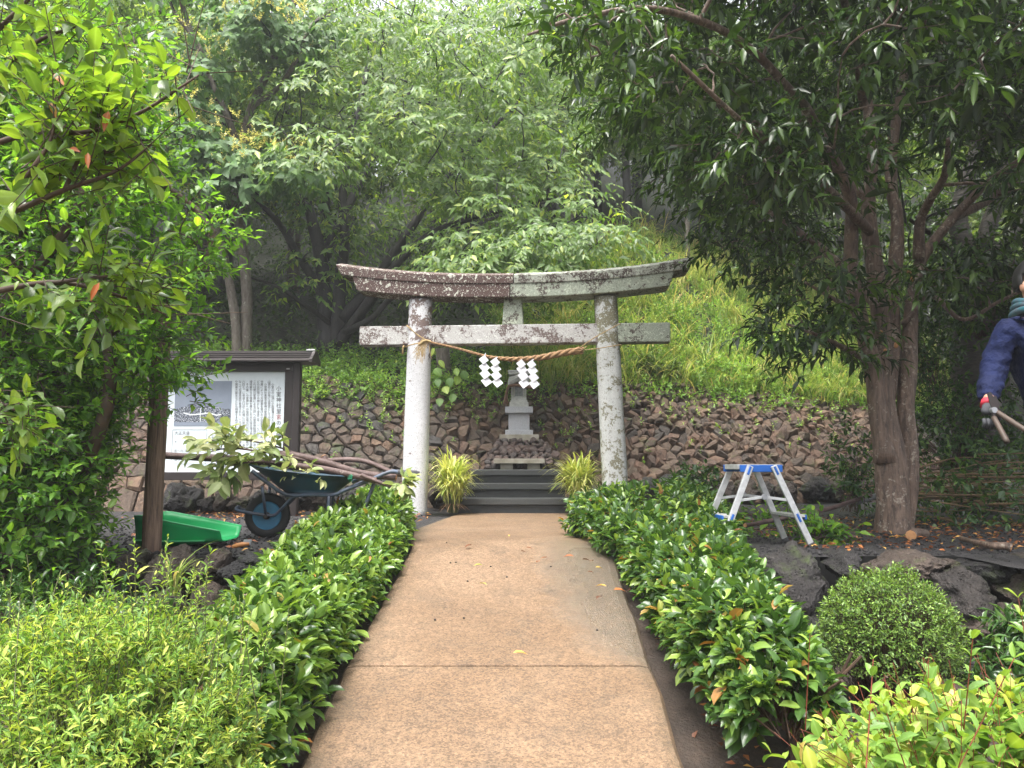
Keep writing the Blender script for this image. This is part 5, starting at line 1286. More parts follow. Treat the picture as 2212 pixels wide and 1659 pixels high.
# ================================================================== trees
def connect(nodes, rads, targets, wig=.12, rt=.006, down=.0):
    """thin branches from the nearest limb to each leaf cluster; returns curves and radii"""
    nodes = list(map(A_, nodes)); out = []
    N_ = A_(nodes); dmin = A_([np.min(np.linalg.norm(N_ - t, axis=1)) for t in targets])
    for i in np.argsort(dmin):
        t = A_(targets[i]); N_ = A_(nodes); dv = t - N_; dist = np.linalg.norm(dv, axis=1) + 1.0 * np.maximum(0, N_[:, 2] - t[2] - .1)
        j = int(np.argmin(dist)); p = N_[j]; l = np.linalg.norm(t - p)
        if l < .08: continue
        m1 = p + (t - p) * .35 + rng.normal(size=3) * wig * l * .5 + UP * l * (.10 - down); m2 = p + (t - p) * .7 + rng.normal(size=3) * wig * l * .4 + UP * l * .06
        ns = max(5, min(12, int(l / .12))); c = curve([p, m1, m2, t], ns)
        r0 = min(rads[j] * .7, rt * (1.2 + 1.6 * l)); out.append((c, np.linspace(max(r0, rt), rt * .55, ns)))
        nodes += list(c[1:]); rads = list(rads) + list(np.linspace(r0, rt, ns))[1:]
    return out
def limbs_nodes(limbs, n=30):
    nodes, rads = [], []
    for pts, r0, r1 in limbs:
        c = curve(pts, n); nodes += list(c); rads += list(np.linspace(r0, r1, n))
    return nodes, rads
def build_limbs(o, limbs, mat, sides=12, wob=.22, n=34, flare=.0):
    for i, (pts, r0, r1) in enumerate(limbs):
        c = curve(pts, n); r = np.linspace(r0, r1, n)
        if i == 0 and flare: r = r + flare * np.exp(-np.linspace(0, 1, n) * 14)
        V, F = tube(c, r, sides, True, wob); mesh('trunk' if i == 0 else 'limb', V, F, mat, o, True)
def build_branches(o, br, mat, sides=5, name='branches'):
    V, F = [], []; off = 0
    for c, r in br:
        v, f = tube(c, r, sides, False); V += v; F += [tuple(k + off for k in q) for q in f]; off += len(v)
    if V: mesh(name, V, F, mat, o, True, kind='stuff')
def pad_shoots(Cn, R, per, Ls, nl, leaf, wr, droop=.3, mode='flat', thick=.25, out=None, ang=(72, 35), sag=.25, flat_=.15, upk=1.0, jit=.2, nout=(0, 0, 0)):
    m = len(Cn); k = np.repeat(np.arange(m), per); n = len(k); th = rng.uniform(0, 6.283, n); rr = np.sqrt(rng.random(n))
    Rk = np.broadcast_to(R, (m,))[k]; rad_ = np.stack([np.cos(th), np.sin(th), np.zeros(n)], 1)
    P = A_(Cn)[k] + rad_ * (Rk * rr)[:, None] + UP * (rng.normal(size=n) * thick * Rk - rr ** 2 * Rk * flat_)[:, None]
    D = rad_ * (.4 + .6 * rr)[:, None] + rng.normal(size=(n, 3)) * A_([.35, .35, .22])
    if out is not None: D = D + A_(out)[k]
    return shoots(P, D, Ls * rng.uniform(.7, 1.2, n), nl, leaf, wr, ang, droop, mode, jit, .1, upk=upk, sag=sag, nout=nout), P, nrm(D)
def in_poly(poly, x, y):
    poly = A_(poly, dtype=float); ins = np.zeros(np.shape(x), bool); j = len(poly) - 1
    for i in range(len(poly)):
        (xi, yi), (xj, yj) = poly[i], poly[j]
        ins ^= ((yi > y) != (yj > y)) & (x < (xj - xi) * (y - yi) / (yj - yi + 1e-9) + xi); j = i
    return ins
def scatter_view(poly, n, y0, y1):
    """points spread through the region of the air that a crown fills"""
    poly = A_(poly, dtype=float); lo, hi = poly.min(0), poly.max(0); out = []
    while len(out) < n:
        vx, vy = rng.uniform(lo[0], hi[0]), rng.uniform(lo[1], hi[1])
        if in_poly(poly, vx, vy): out.append(at(vx, vy, rng.uniform(y0, y1)))
    return A_(out)

# ---- big cherry behind the gate
cb = at(710, 752, 13.4)
o = thing('cherry_tree', 'broad dark-trunked cherry tree with drooping pale green leaves behind the gate', 'tree', cb)
T_ = lambda *p: [at(a, b, c) for a, b, c in p]
limbs = [(T_((708, 775, 13.4), (705, 700, 13.4), (700, 620, 13.4), (690, 540, 13.5), (672, 470, 13.6), (650, 390, 13.8), (640, 300, 14), (600, 150, 14.2)), .17, .05),
         (T_((722, 760, 13.35), (730, 680, 13.3), (735, 600, 13.3), (745, 520, 13.3), (740, 430, 13.4), (760, 300, 13.6), (800, 120, 14)), .13, .045),
         (T_((730, 745, 13.3), (770, 690, 13.1), (820, 620, 12.9), (880, 545, 12.8), (950, 495, 12.7), (1060, 460, 12.7), (1180, 430, 12.7)), .11, .03),
         (T_((735, 690, 13.3), (800, 620, 13.4), (870, 520, 13.5), (930, 430, 13.6), (1010, 330, 13.8), (1120, 220, 14)), .11, .035),
         (T_((700, 640, 13.4), (650, 560, 13.3), (600, 480, 13.2), (540, 420, 13.0)), .10, .03),
         (T_((715, 700, 13.3), (660, 660, 13), (600, 620, 12.7), (540, 600, 12.5)), .055, .015),
         (T_((740, 720, 13.2), (800, 690, 12.8), (850, 640, 12.6), (930, 600, 12.5), (1040, 570, 12.4)), .07, .02),
         (T_((700, 560, 13.5), (760, 430, 14.2), (850, 260, 14.8), (960, 60, 15.2)), .10, .035)]
build_limbs(o, limbs, B_DARK, 12, .2, flare=.06)
poly = [(560, 270), (620, 120), (760, 0), (860, -70), (1260, -70), (1235, 120), (1240, 250), (1290, 350), (1300, 470), (1335, 560), (1290, 605), (1130, 600), (960, 592), (925, 545), (985, 490), (900, 420), (780, 340), (650, 365)]
c1 = scatter_view(poly, 150, 10.8, 13.6)
poly2 = [(450, 100), (620, -70), (1300, -80), (1290, 100), (1200, 300), (900, 330), (640, 330)]
c2 = scatter_view(poly2, 130, 13.5, 17.0)
low = scatter_view([(900, 520), (1000, 500), (1300, 470), (1330, 590), (1130, 610), (960, 598)], 30, 10.6, 12.2)
dark = scatter_view([(560, 420), (700, 400), (900, 450), (880, 520), (700, 640), (560, 560)], 16, 12.8, 15)
cc = np.vstack([c1, c2, low, dark])
S, P, D = pad_shoots(cc, .55, 15, .36, 8, .150, .44, droop=.55, mode='flat', thick=.10, out=np.tile([.12, -.22, -.08], (len(cc), 1)), sag=.35, flat_=.35, upk=.9, nout=(-.1, -.9, 0))
add_leaves(o, S, L_CHERRY, T_MID, 0, 'crown')
nd_, rd_ = limbs_nodes(limbs); build_branches(o, connect(nd_, rd_, cc, .12, .012), B_DARK, 5)

# ---- slender pair of stems with yellow flower heads
mb_ = at(515, 758, 12.2)
o = thing('flowering_tree', 'slender two-stemmed tree with broad leaves topped by yellow flower heads behind the notice board', 'tree', mb_)
limbs = [(T_((513, 775, 12.2), (508, 690, 12.2), (492, 590, 12.2), (470, 500, 12.2), (445, 430, 12.2), (395, 360, 12.3), (330, 280, 12.4)), .085, .035),
         (T_((530, 775, 12.3), (532, 700, 12.3), (533, 620, 12.3), (522, 520, 12.3), (510, 430, 12.3), (520, 330, 12.3), (545, 230, 12.3), (590, 130, 12.4), (630, 20, 12.5), (640, -60, 12.6)), .10, .05),
         (T_((520, 330, 12.3), (490, 250, 12.2), (450, 160, 12.2), (410, 60, 12.2), (380, -40, 12.2)), .06, .03),
         (T_((545, 230, 12.3), (600, 190, 12.0), (640, 130, 11.8), (670, 60, 11.8), (720, 20, 11.8)), .05, .02),
         (T_((475, 510, 12.2), (500, 480, 12.0), (540, 440, 11.8), (600, 395, 11.6)), .03, .012),
         (T_((450, 160, 12.2), (430, 100, 12.0), (380, 30, 12.0), (350, -40, 12)), .04, .02)]
build_limbs(o, limbs, B_PALE, 10, .15)
bands = [((170, 130), (430, 215), 22, 30), ((330, 240), (560, 330), 22, 28), ((480, 15), (680, 80), 20, 30), ((560, 330), (690, 395), 14, 20), ((350, 60), (520, 150), 12, 45), ((250, -60), (640, -40), 16, 40), ((420, 320), (560, 390), 12, 26), ((620, 90), (720, 30), 8, 25)]
cc = []; top = []
for (ax, ay), (bx, by), k, sp in bands:
    for _ in range(k):
        t = rng.random(); vx, vy = ax + (bx - ax) * t, ay + (by - ay) * t; cc.append(at(vx + rng.normal() * 12, vy + abs(rng.normal()) * sp, rng.uniform(11.2, 12.8)))
cc = A_(cc)
S, P, D = pad_shoots(cc, .36, 12, .24, 6, .165, .74, droop=.75, mode='flat', thick=.12, sag=.3, flat_=.3, upk=.8, nout=(0, -1.0, 0))
add_leaves(o, S, L_MALL, T_MID, 0, 'crown')
fl = []
for c in cc[:118]:
    for _ in range(rng.integers(1, 4)):
        b = c + A_([rng.normal() * .30, -.28 + rng.normal() * .18, .10 + rng.random() * .12])
        for _ in range(3):
            d = nrm(A_([rng.normal() * .6, rng.normal() * .5, .7 + rng.random() * .4])); fl.append((b, d))
fb = A_([f[0] for f in fl]); fd = A_([f[1] for f in fl])
add_leaves(o, shoots(fb, fd, .19, 12, .034, .75, (70, 40), .0, 'spiral', .3, .1), L_YFLOWER, T_LO, 0, 'flower_heads')
nd_, rd_ = limbs_nodes(limbs); build_branches(o, connect(nd_, rd_, cc, .12, .010), B_DARK, 5)

# ---- the many-stemmed evergreen on the right
rb = on(1932, 1150, 0)
o = thing('evergreen_tree', 'multi-stemmed evergreen tree with smooth brown trunk and dark glossy crown over the step ladder', 'tree', rb)
RY = 6.76
def Q_(*p): return [at(a, b, RY + (p_[0] if p_ else 0)) for a, b, *p_ in p]
limbs = [(Q_((1930, 1165), (1928, 1090), (1922, 1000), (1915, 930), (1908, 860), (1905, 790), (1905, 700), (1895, 620), (1880, 520), (1878, 420), (1885, 330), (1870, 200, .2)), .135, .042),
         (Q_((1948, 1160, .05), (1955, 1060, .05), (1958, 960, .05), (1956, 880, .05), (1960, 790, .1), (1966, 700, .15), (1975, 610, .2), (2000, 545, .25), (2060, 470, .2), (2130, 400, 0), (2230, 330, -.3)), .10, .026),
         (Q_((1910, 1000, -.05), (1895, 880, -.05), (1885, 790, -.05), (1858, 690, -.05), (1840, 600, -.1), (1838, 500, -.15), (1835, 420, -.25), (1790, 320, -.5), (1740, 230, -.9)), .085, .035),
         (Q_((1918, 860, .08), (1925, 760, .1), (1928, 650, .15), (1935, 560, .15), (1938, 470, .2), (1925, 400, .25), (1930, 300, .3), (1960, 120, .3)), .075, .04),
         (Q_((1985, 560, .2), (1988, 480, .1), (2010, 430, -.1), (2040, 380, -.3), (2050, 300, -.6)), .05, .022),
         (Q_((1893, 800), (1850, 765, -.25), (1810, 745, -.45), (1760, 722, -.6), (1700, 700, -.75)), .032, .010),
         (Q_((1870, 700), (1835, 665, -.3), (1790, 640, -.5), (1740, 610, -.7)), .028, .010),
         (Q_((1898, 660, .1), (1840, 600, .4), (1780, 540, .7), (1680, 470, 1.0), (1570, 400, 1.3)), .05, .018),
         (Q_((1880, 430), (1800, 370, .2), (1690, 300, .4), (1560, 230, .5), (1420, 170, .4)), .05, .015),
         (Q_((1878, 500, -.1), (1800, 420, -.6), (1700, 340, -1.2), (1600, 260, -1.6), (1450, 120, -2.0)), .045, .012),
         (Q_((2060, 470, .2), (2140, 430, .5), (2220, 360, .7), (2300, 300, .9)), .04, .018),
         (Q_((1950, 700, .1), (2010, 640, .1), (2080, 690, -.1), (2160, 650, -.3), (2250, 610, -.5)), .025, .010),
         (Q_((1870, 230, .2), (1840, 60, -.4), (1780, -120, -1.0)), .05, .02), (Q_((1740, 230, -.9), (1600, 90, -1.4), (1420, 20, -2.0), (1250, 40, -2.3), (1140, 75, -2.4)), .035, .008)]
build_limbs(o, limbs, B_RTREE, 14, .28, 40, flare=.05)
V0, F0 = rock_shape(3, 3, 0, .02)
for (vx, vy, dy, rx, rz, ang_) in ((1936, 745, -.10, .018, .03, .2), (1903, 718, -.15, .014, .018, 0), (1962, 588, .0, .03, .012, .3), (1970, 602, .0, .014, .03, -.1), (1912, 757, -.12, .012, .015, 0)):
    c = at(vx, vy, RY + dy - .05); mesh('pruning_scar', (V0 * A_([rx, .02, rz])) @ axis_rot((0, 1, 0), ang_).T + c, F0, M_CUTWOOD, o, True)
lower = lambda vx: np.interp(vx, [1080, 1180, 1250, 1300, 1350, 1420, 1500, 1600, 1700, 1760, 1850, 1950, 2050, 2120, 2300], [-300, 20, 120, 215, 305, 350, 420, 470, 480, 440, 370, 330, 340, 400, 480])
cc = []
while len(cc) < 800:
    d = rand_dirs(1)[0] * (rng.random() ** .28); p = A_([3.45, 6.75, 4.3]) + d * A_([3.05, 2.9, 2.9]); vx, vy, _ = project(p)
    if vy < lower(vx) - 34 and p[2] > 1.3 and not (p[1] < 7.0 and 1690 < vx < 2212 and vy > 215): cc.append(p)
cc = A_(cc)
ext = np.vstack([scatter_view([(1680, 660), (1760, 690), (1850, 735), (1850, 760), (1760, 745), (1690, 720)], 9, 5.9, 6.5), scatter_view([(1700, 590), (1840, 570), (1820, 640), (1740, 650)], 4, 5.9, 6.6),
                 scatter_view([(1560, 290), (1850, 270), (1820, 370), (1640, 400)], 14, 5.0, 5.8), scatter_view([(1450, 330), (1700, 380), (1740, 590), (1560, 590)], 30, 7.4, 9.2), scatter_view([(1990, 540), (2200, 520), (2200, 620), (2010, 610)], 14, 6.0, 7.4)])
near_b = scatter_view([(1110, 30), (1250, 10), (1420, -10), (1420, 90), (1260, 140), (1180, 100)], 10, 3.9, 4.5)
al = np.vstack([cc, ext])
S, P, D = pad_shoots(al, .34, 11, .22, 7, .135, .33, droop=.55, mode='spiral', thick=.35, sag=.25, ang=(65, 28), upk=.9)
S2, P2, D2 = pad_shoots(near_b, .12, 5, .16, 6, .105, .34, droop=.2, mode='spiral', thick=.3, ang=(70, 30))
add_leaves(o, join_sets(S, S2), L_RTREE, T_MID, 300, 'crown')
nd_, rd_ = limbs_nodes(limbs); build_branches(o, connect(nd_, rd_, np.vstack([al, near_b]), .14, .008), B_RTREE, 5)
k = rng.permutation(len(P))[:2200]; twig_mesh('twigs', P[k] - D[k] * .03, P[k] + D[k] * .18, .004, .002, B_TWIG, o)

# ---- dark tree behind it
db = at(2110, 940, 9.4); db[2] = 0
o = thing('evergreen_tree', 'thick dark trunk with several pale upswept limbs in the deep shade behind the person', 'tree', db)
def D_(*p): return [at(a, b, 9.4 + (p_[0] if p_ else 0)) for a, b, *p_ in p]
limbs = [([db - UP * .1, at(2108, 850, 9.4), at(2110, 700, 9.4), at(2112, 600, 9.4), at(2115, 540, 9.4)], .27, .23), (D_((2105, 580), (2070, 480, .1), (2085, 400, .1), (2110, 300, .2), (2100, 150, .3)), .13, .06), (D_((2120, 570), (2135, 490), (2160, 420), (2175, 340), (2170, 200)), .11, .05), (D_((2125, 580), (2170, 530), (2215, 470), (2260, 380)), .11, .05), (D_((2095, 590), (2030, 520, -.2), (1960, 470, -.3)), .06, .02)]
build_limbs(o, limbs, bark_mat('dark_ringed_bark', (.022, .020, .018), (.065, .056, .045), (5, 5, 22), .7, (.17, .14, .10), .6), 12, .15)
cc = []
while len(cc) < 150:
    d = rand_dirs(1)[0] * (rng.random() ** .3); p = A_([6.2, 9.8, 4.2]) + d * A_([3.0, 2.6, 2.6])
    if p[2] > 2.2: cc.append(p)
cc = A_(cc); S, P, D = pad_shoots(cc, .5, 14, .25, 7, .12, .4, droop=.35, mode='spiral', thick=.35)
add_leaves(o, S, L_RTREE, T_LO, 0, 'crown'); nd_, rd_ = limbs_nodes(limbs); build_branches(o, connect(nd_, rd_, cc, .12, .012), B_DARK, 5)

# ---- camellia bush and overhanging branch on the left
bx_ = (-3.15, 4.9, -.05)
o = thing('camellia_bush', 'tall camellia bush with dense small leaves, dark below and bright above, beside the wooden post', 'bush', bx_)
right = lambda vy: np.interp(vy, [60, 200, 300, 430, 500, 540, 600, 680, 760, 830, 880, 1000, 1100, 1200, 1330], [330, 350, 385, 415, 500, 500, 440, 400, 410, 420, 245, 225, 215, 205, 150])
cc = []; outw = []
while len(cc) < 600:
    vy = rng.uniform(40, 1340); vx = rng.uniform(-260, right(vy) - 25); e = (right(vy) - vx) / 260.0
    Y = 4.75 + rng.uniform(-.55, .75) * min(1, .25 + e); p = at(vx, vy, Y)
    if p[2] < -.45: continue
    cc.append(p); outw.append([.45 if e < .5 else .1, -.25, .12])
while len(cc) < 830:
    vy = rng.uniform(760, 1330); vx = rng.uniform(-240, right(vy) - 30); p = at(vx, vy, rng.uniform(4.5, 5.6))
    if p[2] > -.4: cc.append(p); outw.append([.15, -.25, .12])
cc = A_(cc)
S, P, D = pad_shoots(cc, .17, 9, .15, 7, .072, .50, droop=.1, mode='spiral', thick=.5, out=outw, ang=(68, 28), sag=.05, upk=1.0)
add_leaves(o, S, L_CAMEL, T_MID, 300)
stems = [([A_(bx_) + A_([rng.normal() * .15, rng.normal() * .12, -.1]), A_([-3.1 + rng.normal() * .3, 4.85 + rng.normal() * .2, 1.0]), A_([-3.0 + rng.normal() * .5, 4.85 + rng.normal() * .3, 2.1]), A_([-2.8 + rng.normal() * .5, 4.8, 3.0])], .05, .015) for _ in range(6)]
build_limbs(o, stems, B_TWIG, 8, .1, 20); nd_, rd_ = limbs_nodes(stems, 20); build_branches(o, connect(nd_, rd_, cc, .12, .0055), B_TWIG, 4)
twig_mesh('twigs', P - D * .02, P + D * .13, .003, .0015, B_TWIG, o)

o = thing('overhanging_tree', 'near tree reaching in with large backlit leaves, some of them orange', 'tree', (-2.35, 2.1, -.8))
limbs = [([A_([-2.35, 2.1, -.9]), A_([-2.3, 2.15, .4]), A_([-2.2, 2.2, 1.2]), A_([-2.1, 2.25, 2.3])], .07, .03)]
def B_(*p): return [at(a, b, 2.35 + (p_[0] if p_ else 0)) for a, b, *p_ in p]
limbs += [(B_((-330, 560), (-120, 500), (20, 460), (140, 410), (250, 370), (330, 310)), .015, .003), (B_((-300, 480, .1), (-100, 350, .1), (60, 290, .05), (190, 285, 0), (300, 245, 0), (380, 195, 0), (430, 162, 0)), .012, .003), (B_((-250, 360, .2), (-60, 200, .2), (80, 90, .2), (190, 50, .2)), .016, .003),
          (B_((-260, 680, .25), (-60, 640, .25), (120, 610, .25), (260, 640, .3), (360, 680, .35)), .016, .003), (B_((20, 460), (60, 380, -.1), (110, 300, -.1), (120, 210, -.1)), .010, .003), (B_((140, 410), (175, 330), (205, 250)), .008, .003), (B_((-200, 250, .3), (0, 60, .3), (90, -30, .3)), .014, .004), (B_((120, 610, .25), (200, 600, .2), (300, 590, .2)), .008, .003), (B_((-100, 830, .4), (0, 870, .4), (60, 900, .4)), .008, .003)]
build_limbs(o, limbs, B_TWIG, 8, .1, 24)
sb, sd = [], []
for pts, r0, r1 in limbs[1:]:
    c = curve(pts, 40); T = nrm(np.gradient(c, axis=0))
    for i in range(12, 40):
        if rng.random() < .85:
            sb.append(c[i] + rng.normal(size=3) * .03); sd.append(T[i] * .7 + rng.normal(size=3) * .8 + UP * .1)
sb = A_(sb); sd = nrm(A_(sd)); sl_ = rng.uniform(.10, .26, len(sb))
S = shoots(sb, sd, sl_, 6, .078, .46, (66, 25), .28, 'spiral', .2, .3)
vx, vy, _ = project(S['P']); S = sub(S, (vx < np.interp(vy, [0, 150, 300, 420, 520, 620, 800, 900], [150, 420, 330, 345, 380, 390, 300, 90])) & (vx > -320))
add_leaves(o, S, L_BRANCH, T_MID, 300); twig_mesh('twigs', sb, sb + sd * sl_[:, None], .0026, .0014, B_TWIG, o)
ol = leafset(A_([at(a, b, 2.25) for a, b in ((120, 158), (235, 240), (110, 222), (20, 150), (148, 322), (190, 330), (372, 600), (105, 5), (215, 610))]), nrm(A_([[.6, -.2, -.7], [-.1, -.2, -1], [.4, -.2, -.8], [-.1, -.3, -1], [.8, -.3, -.2], [.2, -.3, -.9], [.1, -.2, -1], [.2, -.2, -1], [-.3, -.2, -.9]])), np.tile(nrm(A_([.3, -.9, .35])), (9, 1)), rng.uniform(.045, .072, 9), rng.uniform(.018, .032, 9))
X_ = np.cross(ol['D'], ol['N']); ol['N'] = nrm(np.cross(X_, ol['D']))
add_leaves(o, ol, L_OLD, T_MID, 9, 'withered_leaves') if False else None
V, F, R, M = batch(ol, T_HI)
for i in (0, 1, 2, 4, 5, 8):
    mesh('orange_leaf', V[i * 8:(i + 1) * 8], T_HI[1], L_OLD, o, True, {'rnd': R[i * 8:(i + 1) * 8], 'mid': M[i * 8:(i + 1) * 8]}, label='old orange leaf')

# ---- low glossy shrubs around the right tree
def glossy(label, vx, vy0, vy1, Y, rw, n, leaf=.085, mat=L_SHADE):
    a, b = at(vx, vy1, Y), at(vx, vy0, Y); h = (b[2] - a[2]) / 2; c = (a + b) / 2; base = A_([c[0], Y, max(0, a[2])])
    q = thing('glossy_shrub', label, 'shrub', base); ball_shrub(q, c, (rw, rw * .8, h), n, .14, 8, leaf, .46, mat, B_TWIG, 60, T_MID, ang=(75, 30), upw=.35, inner=.45, bump_=.3, minz=base[2], zcut=-1); return q
glossy('thin dark-leaved sapling beside the trunk with the pruning scars, towards the step ladder', 1835, 900, 1105, 7.4, .26, 75, .075)
glossy('leafy low camellia growing round the foot of the dark trunk', 2060, 830, 1010, 8.3, .62, 260)
glossy('dark glossy shrub high behind the person and under the pale limbs', 2120, 510, 730, 7.9, .62, 260)
glossy('shaded shrub between the many-stemmed trunk and the dark trunk', 2010, 640, 860, 8.8, .45, 160)
glossy('dark glossy shrub filling the corner behind the person', 2290, 560, 980, 7.6, .75, 420)
glossy('small leafy twigs among the rocks beside the step ladder', 1500, 1000, 1065, 8.6, .32, 60, .08)

# ---- forest on the hill
def forest_proto(name, h, cr, n_pads, seed, trunk_r, mat=L_FOREST, leaf=.15, lean=.3):
    pts = [A_([0, 0, -.6]), A_([.1 * lean, .05, h * .3]), A_([.5 * lean, .1, h * .6]), A_([.6 * lean, 0, h * .95])]
    limbs = [(pts, trunk_r, trunk_r * .35)]
    for k in range(5):
        a = k * 1.3 + seed; z = h * (.38 + .11 * k); p0 = A_([.4 * lean * z / h, .05, z]); limbs.append(([p0, p0 + A_([math.cos(a) * cr * .4, math.sin(a) * cr * .4, .5]), p0 + A_([math.cos(a) * cr * .75, math.sin(a) * cr * .75, .8])], trunk_r * .45, trunk_r * .15))
    cc = []
    while len(cc) < n_pads:
        d = rand_dirs(1)[0] * (rng.random() ** .3); p = A_([.4 * lean, 0, h * .68]) + d * A_([cr, cr, h * .40])
        cc.append(p)
    cc = A_(cc); S, P, D = pad_shoots(cc, .60, 13, .34, 8, leaf, .48, droop=.45, mode='flat', thick=.18, sag=.3, flat_=.3)
    return limbs, cc, S
def forest_tree(kind, loc):
    name, label, limbs, cc, S, mat, bark = kind
    o = thing(name, label, 'tree', loc, 'trees of the wooded hillside'); ORG[o.name] = np.zeros(3)      # parts are modelled round the origin
    build_limbs(o, limbs, bark, 8, .1, 16); add_leaves(o, S, mat, T_LO, 0, 'crown')
    nd_, rd_ = limbs_nodes(limbs, 12); build_branches(o, connect(nd_, rd_, cc[::3], .12, .014), bark, 4)
    ORG[o.name] = A_(loc, dtype=float); return o
kinds = [('forest_tree', 'tall green broadleaf tree of the misty wooded hillside') + forest_proto('a', 7.0, 2.3, 70, 0, .16) + (L_FOREST, B_DARK),
         ('forest_tree', 'slim thin-trunked tree of the misty wooded hillside') + forest_proto('b', 8.5, 1.7, 55, 1.7, .10, lean=.8) + (L_FOREST, B_PALE),
         ('forest_tree', 'wide low-crowned tree of the misty wooded hillside') + forest_proto('c', 5.2, 2.6, 70, .8, .14) + (L_CHERRY, B_DARK)]
spots = []
def free(x, y, d): return all((x - a) ** 2 + (y - b) ** 2 > d * d for a, b, _ in spots)
tries = 0
while len(spots) < 92 and tries < 6000:
    tries += 1; y = 16 + 26 * rng.random() ** 1.3; x = rng.uniform(-.80, .80) * y
    if x > 0.2 and y < 19.5: continue
    if x > 6 and y < 17: continue
    if free(x, y, 2.3 + .02 * y): spots.append((x, y, int(rng.integers(3))))
spots += [(1.6, 20.0, 1), (3.2, 20.6, 0), (4.6, 19.8, 1), (2.6, 22.5, 2), (5.6, 21.8, 0), (4.0, 23.5, 2), (1.2, 22.8, 0), (6.8, 20.2, 2), (0.4, 18.6, 1)]
spots += [(-8.5, 12.6, 0), (-10.5, 14.5, 1), (-7.2, 14.8, 2), (-6.3, 16.6, 0), (-12, 12.0, 2), (9.0, 14.0, 0), (11.5, 12.5, 2), (10.5, 16.5, 1), (7.8, 17.5, 0), (-9.5, 11.2, 2), (-5.2, 18.2, 1), (12.5, 15.0, 0)]
protos = {}
def wood_label(k, x, y):
    where = 'beyond the camellia bush' if x < -6 and y < 20 else 'beyond the dark tree at the person' if x > 6 and y < 20 else 'at the top of the grass slope' if x > .2 and y < 25 else 'in the shade behind the cherry tree' if y < 22 else 'high on the misty hill above the cherry tree' if x < 2 else 'high on the misty hill above the grass slope'
    return ('tall green broadleaf tree ', 'slim thin-trunked tree ', 'wide low-crowned tree ')[k] + where
for x, y, k in spots:
    xc = float(np.clip(x, -9, 9)); z = float(hill_z(xc, y)) - .05; loc = (x, y, z); fit = (math.tan(math.radians(32.0 if abs(x / y) < .35 else 38)) * y - (z - EYE)) / (7.4, 9.0, 5.6)[k]
    if fit < .45: continue
    if k not in protos:
        protos[k] = forest_tree(kinds[k], loc); protos[k].rotation_euler.z = 0; protos[k]['label'] = wood_label(k, x, y); continue
    src = protos[k]; t = src.copy(); C.objects.link(t); t.location = loc; t['label'] = wood_label(k, x, y); t.rotation_euler.z = rng.uniform(0, 6.28); s = min(rng.uniform(.82, 1.2), fit); t.scale = (s, s, s * rng.uniform(.92, 1.1))
    for ch in list(src.children):
        c = ch.copy(); C.objects.link(c); c.parent = t

# ================================================================== ground cover on the hill
def hill_pts(n, x0, x1, d0, d1, pw=1.0):
    x = rng.uniform(x0, x1, n); d = d0 + (d1 - d0) * rng.random(n) ** pw; Y = base_y(x) + top_run(x) + d
    return np.stack([x, Y, hill_z(x, Y) - .06], 1)
K1 = hill_pts(620, -.3, 9.5, -.12, 7.0, 1.15); kk = np.repeat(np.arange(len(K1)), 26)
B1 = np.vstack([K1[kk] + rng.normal(size=(len(kk), 3)) * A_([.09, .09, .01]), hill_pts(5000, -.3, 9.5, -.12, 7.0, 1.2)]); n = len(B1); th = rng.uniform(0, 6.283, n)
ks = np.concatenate([rng.uniform(.6, 1.35, len(K1))[kk], np.full(5000, .7)])
GB = list(blades(B1, np.stack([np.cos(th), np.sin(th) - .5, th * 0], 1), rng.uniform(.45, .95, n) * ks, .020, .95, rng.uniform(.2, 1.0, n), rng.uniform(.2, .95, n), 5))
ck = np.concatenate([rng.random(len(K1))[kk], rng.random(5000)]); GB[2] = np.clip(np.repeat(.65 * ck, 12) + .35 * GB[2], 0, 1)
gr = blade_mesh('slope_grass', GB, L_GRASS, None, 'stuff')
tag(gr, 'long bright green grass on the slope above the lava bank', 'grass')
B2 = hill_pts(3600, -.5, 9.5, -.25, 6.5, 1.5); n = len(B2)
D2 = nrm(np.stack([rng.normal(size=n) * .5, rng.normal(size=n) * .5 - .3, np.ones(n)], 1))
S = shoots(B2, D2, rng.uniform(.10, .45, n), 11, .085, .5, (75, 40), .15, 'spiral', .25, .15); V, F, R, M = batch(S, T_LO)
tag(mesh('slope_weeds', V, F, L_WEED, None, True, {'rnd': R, 'mid': M}, kind='stuff'), 'pale leafy weeds mixed through the slope grass', 'weeds')
# bushy broad-leaved weeds standing in the grass
for k, (x, d, r, lab) in enumerate(((1.3, .5, .42, 'low feathery green bush at the bank edge beside the lichened pillar'), (2.6, .25, .5, 'dark green leafy bush overhanging the lava bank under the long tie beam end'), (4.0, .3, .55, 'broad leafy bush spilling over the lava bank towards the tree trunk'), (3.3, 2.2, .5, 'pale bush halfway up the grass slope'), (1.9, 3.6, .6, 'leafy bush in the tall grass just over the top lintel'), (5.2, 1.2, .6, 'green bush in the grass seen between the stems of the evergreen'))):
    Yb = float(base_y(x) + top_run(x)) + d; zb_ = float(hill_z(x, Yb)); q = thing('slope_bush', lab, 'bush', (x, Yb, zb_))
    ball_shrub(q, (x, Yb, zb_ + r * .35), (r, r * .8, r * .62), 210, .16, 9, (.06, .09, .075)[k % 3], .5, (L_WEED, L_FOREST, L_WEED)[k % 3], B_TWIGG, 0, T_LO, ang=(75, 35), upw=.6, inner=.3, bump_=.3, minz=zb_)
B3 = hill_pts(2200, -7.5, -.2, -.25, 1.8, 1.2); n = len(B3); D3 = nrm(np.stack([rng.normal(size=n) * .6, rng.normal(size=n) * .6 - .3, np.ones(n)], 1))
S = shoots(B3, D3, rng.uniform(.10, .32, n), 9, .070, .6, (78, 45), .15, 'spiral', .25, .15); V, F, R, M = batch(S, T_LO)
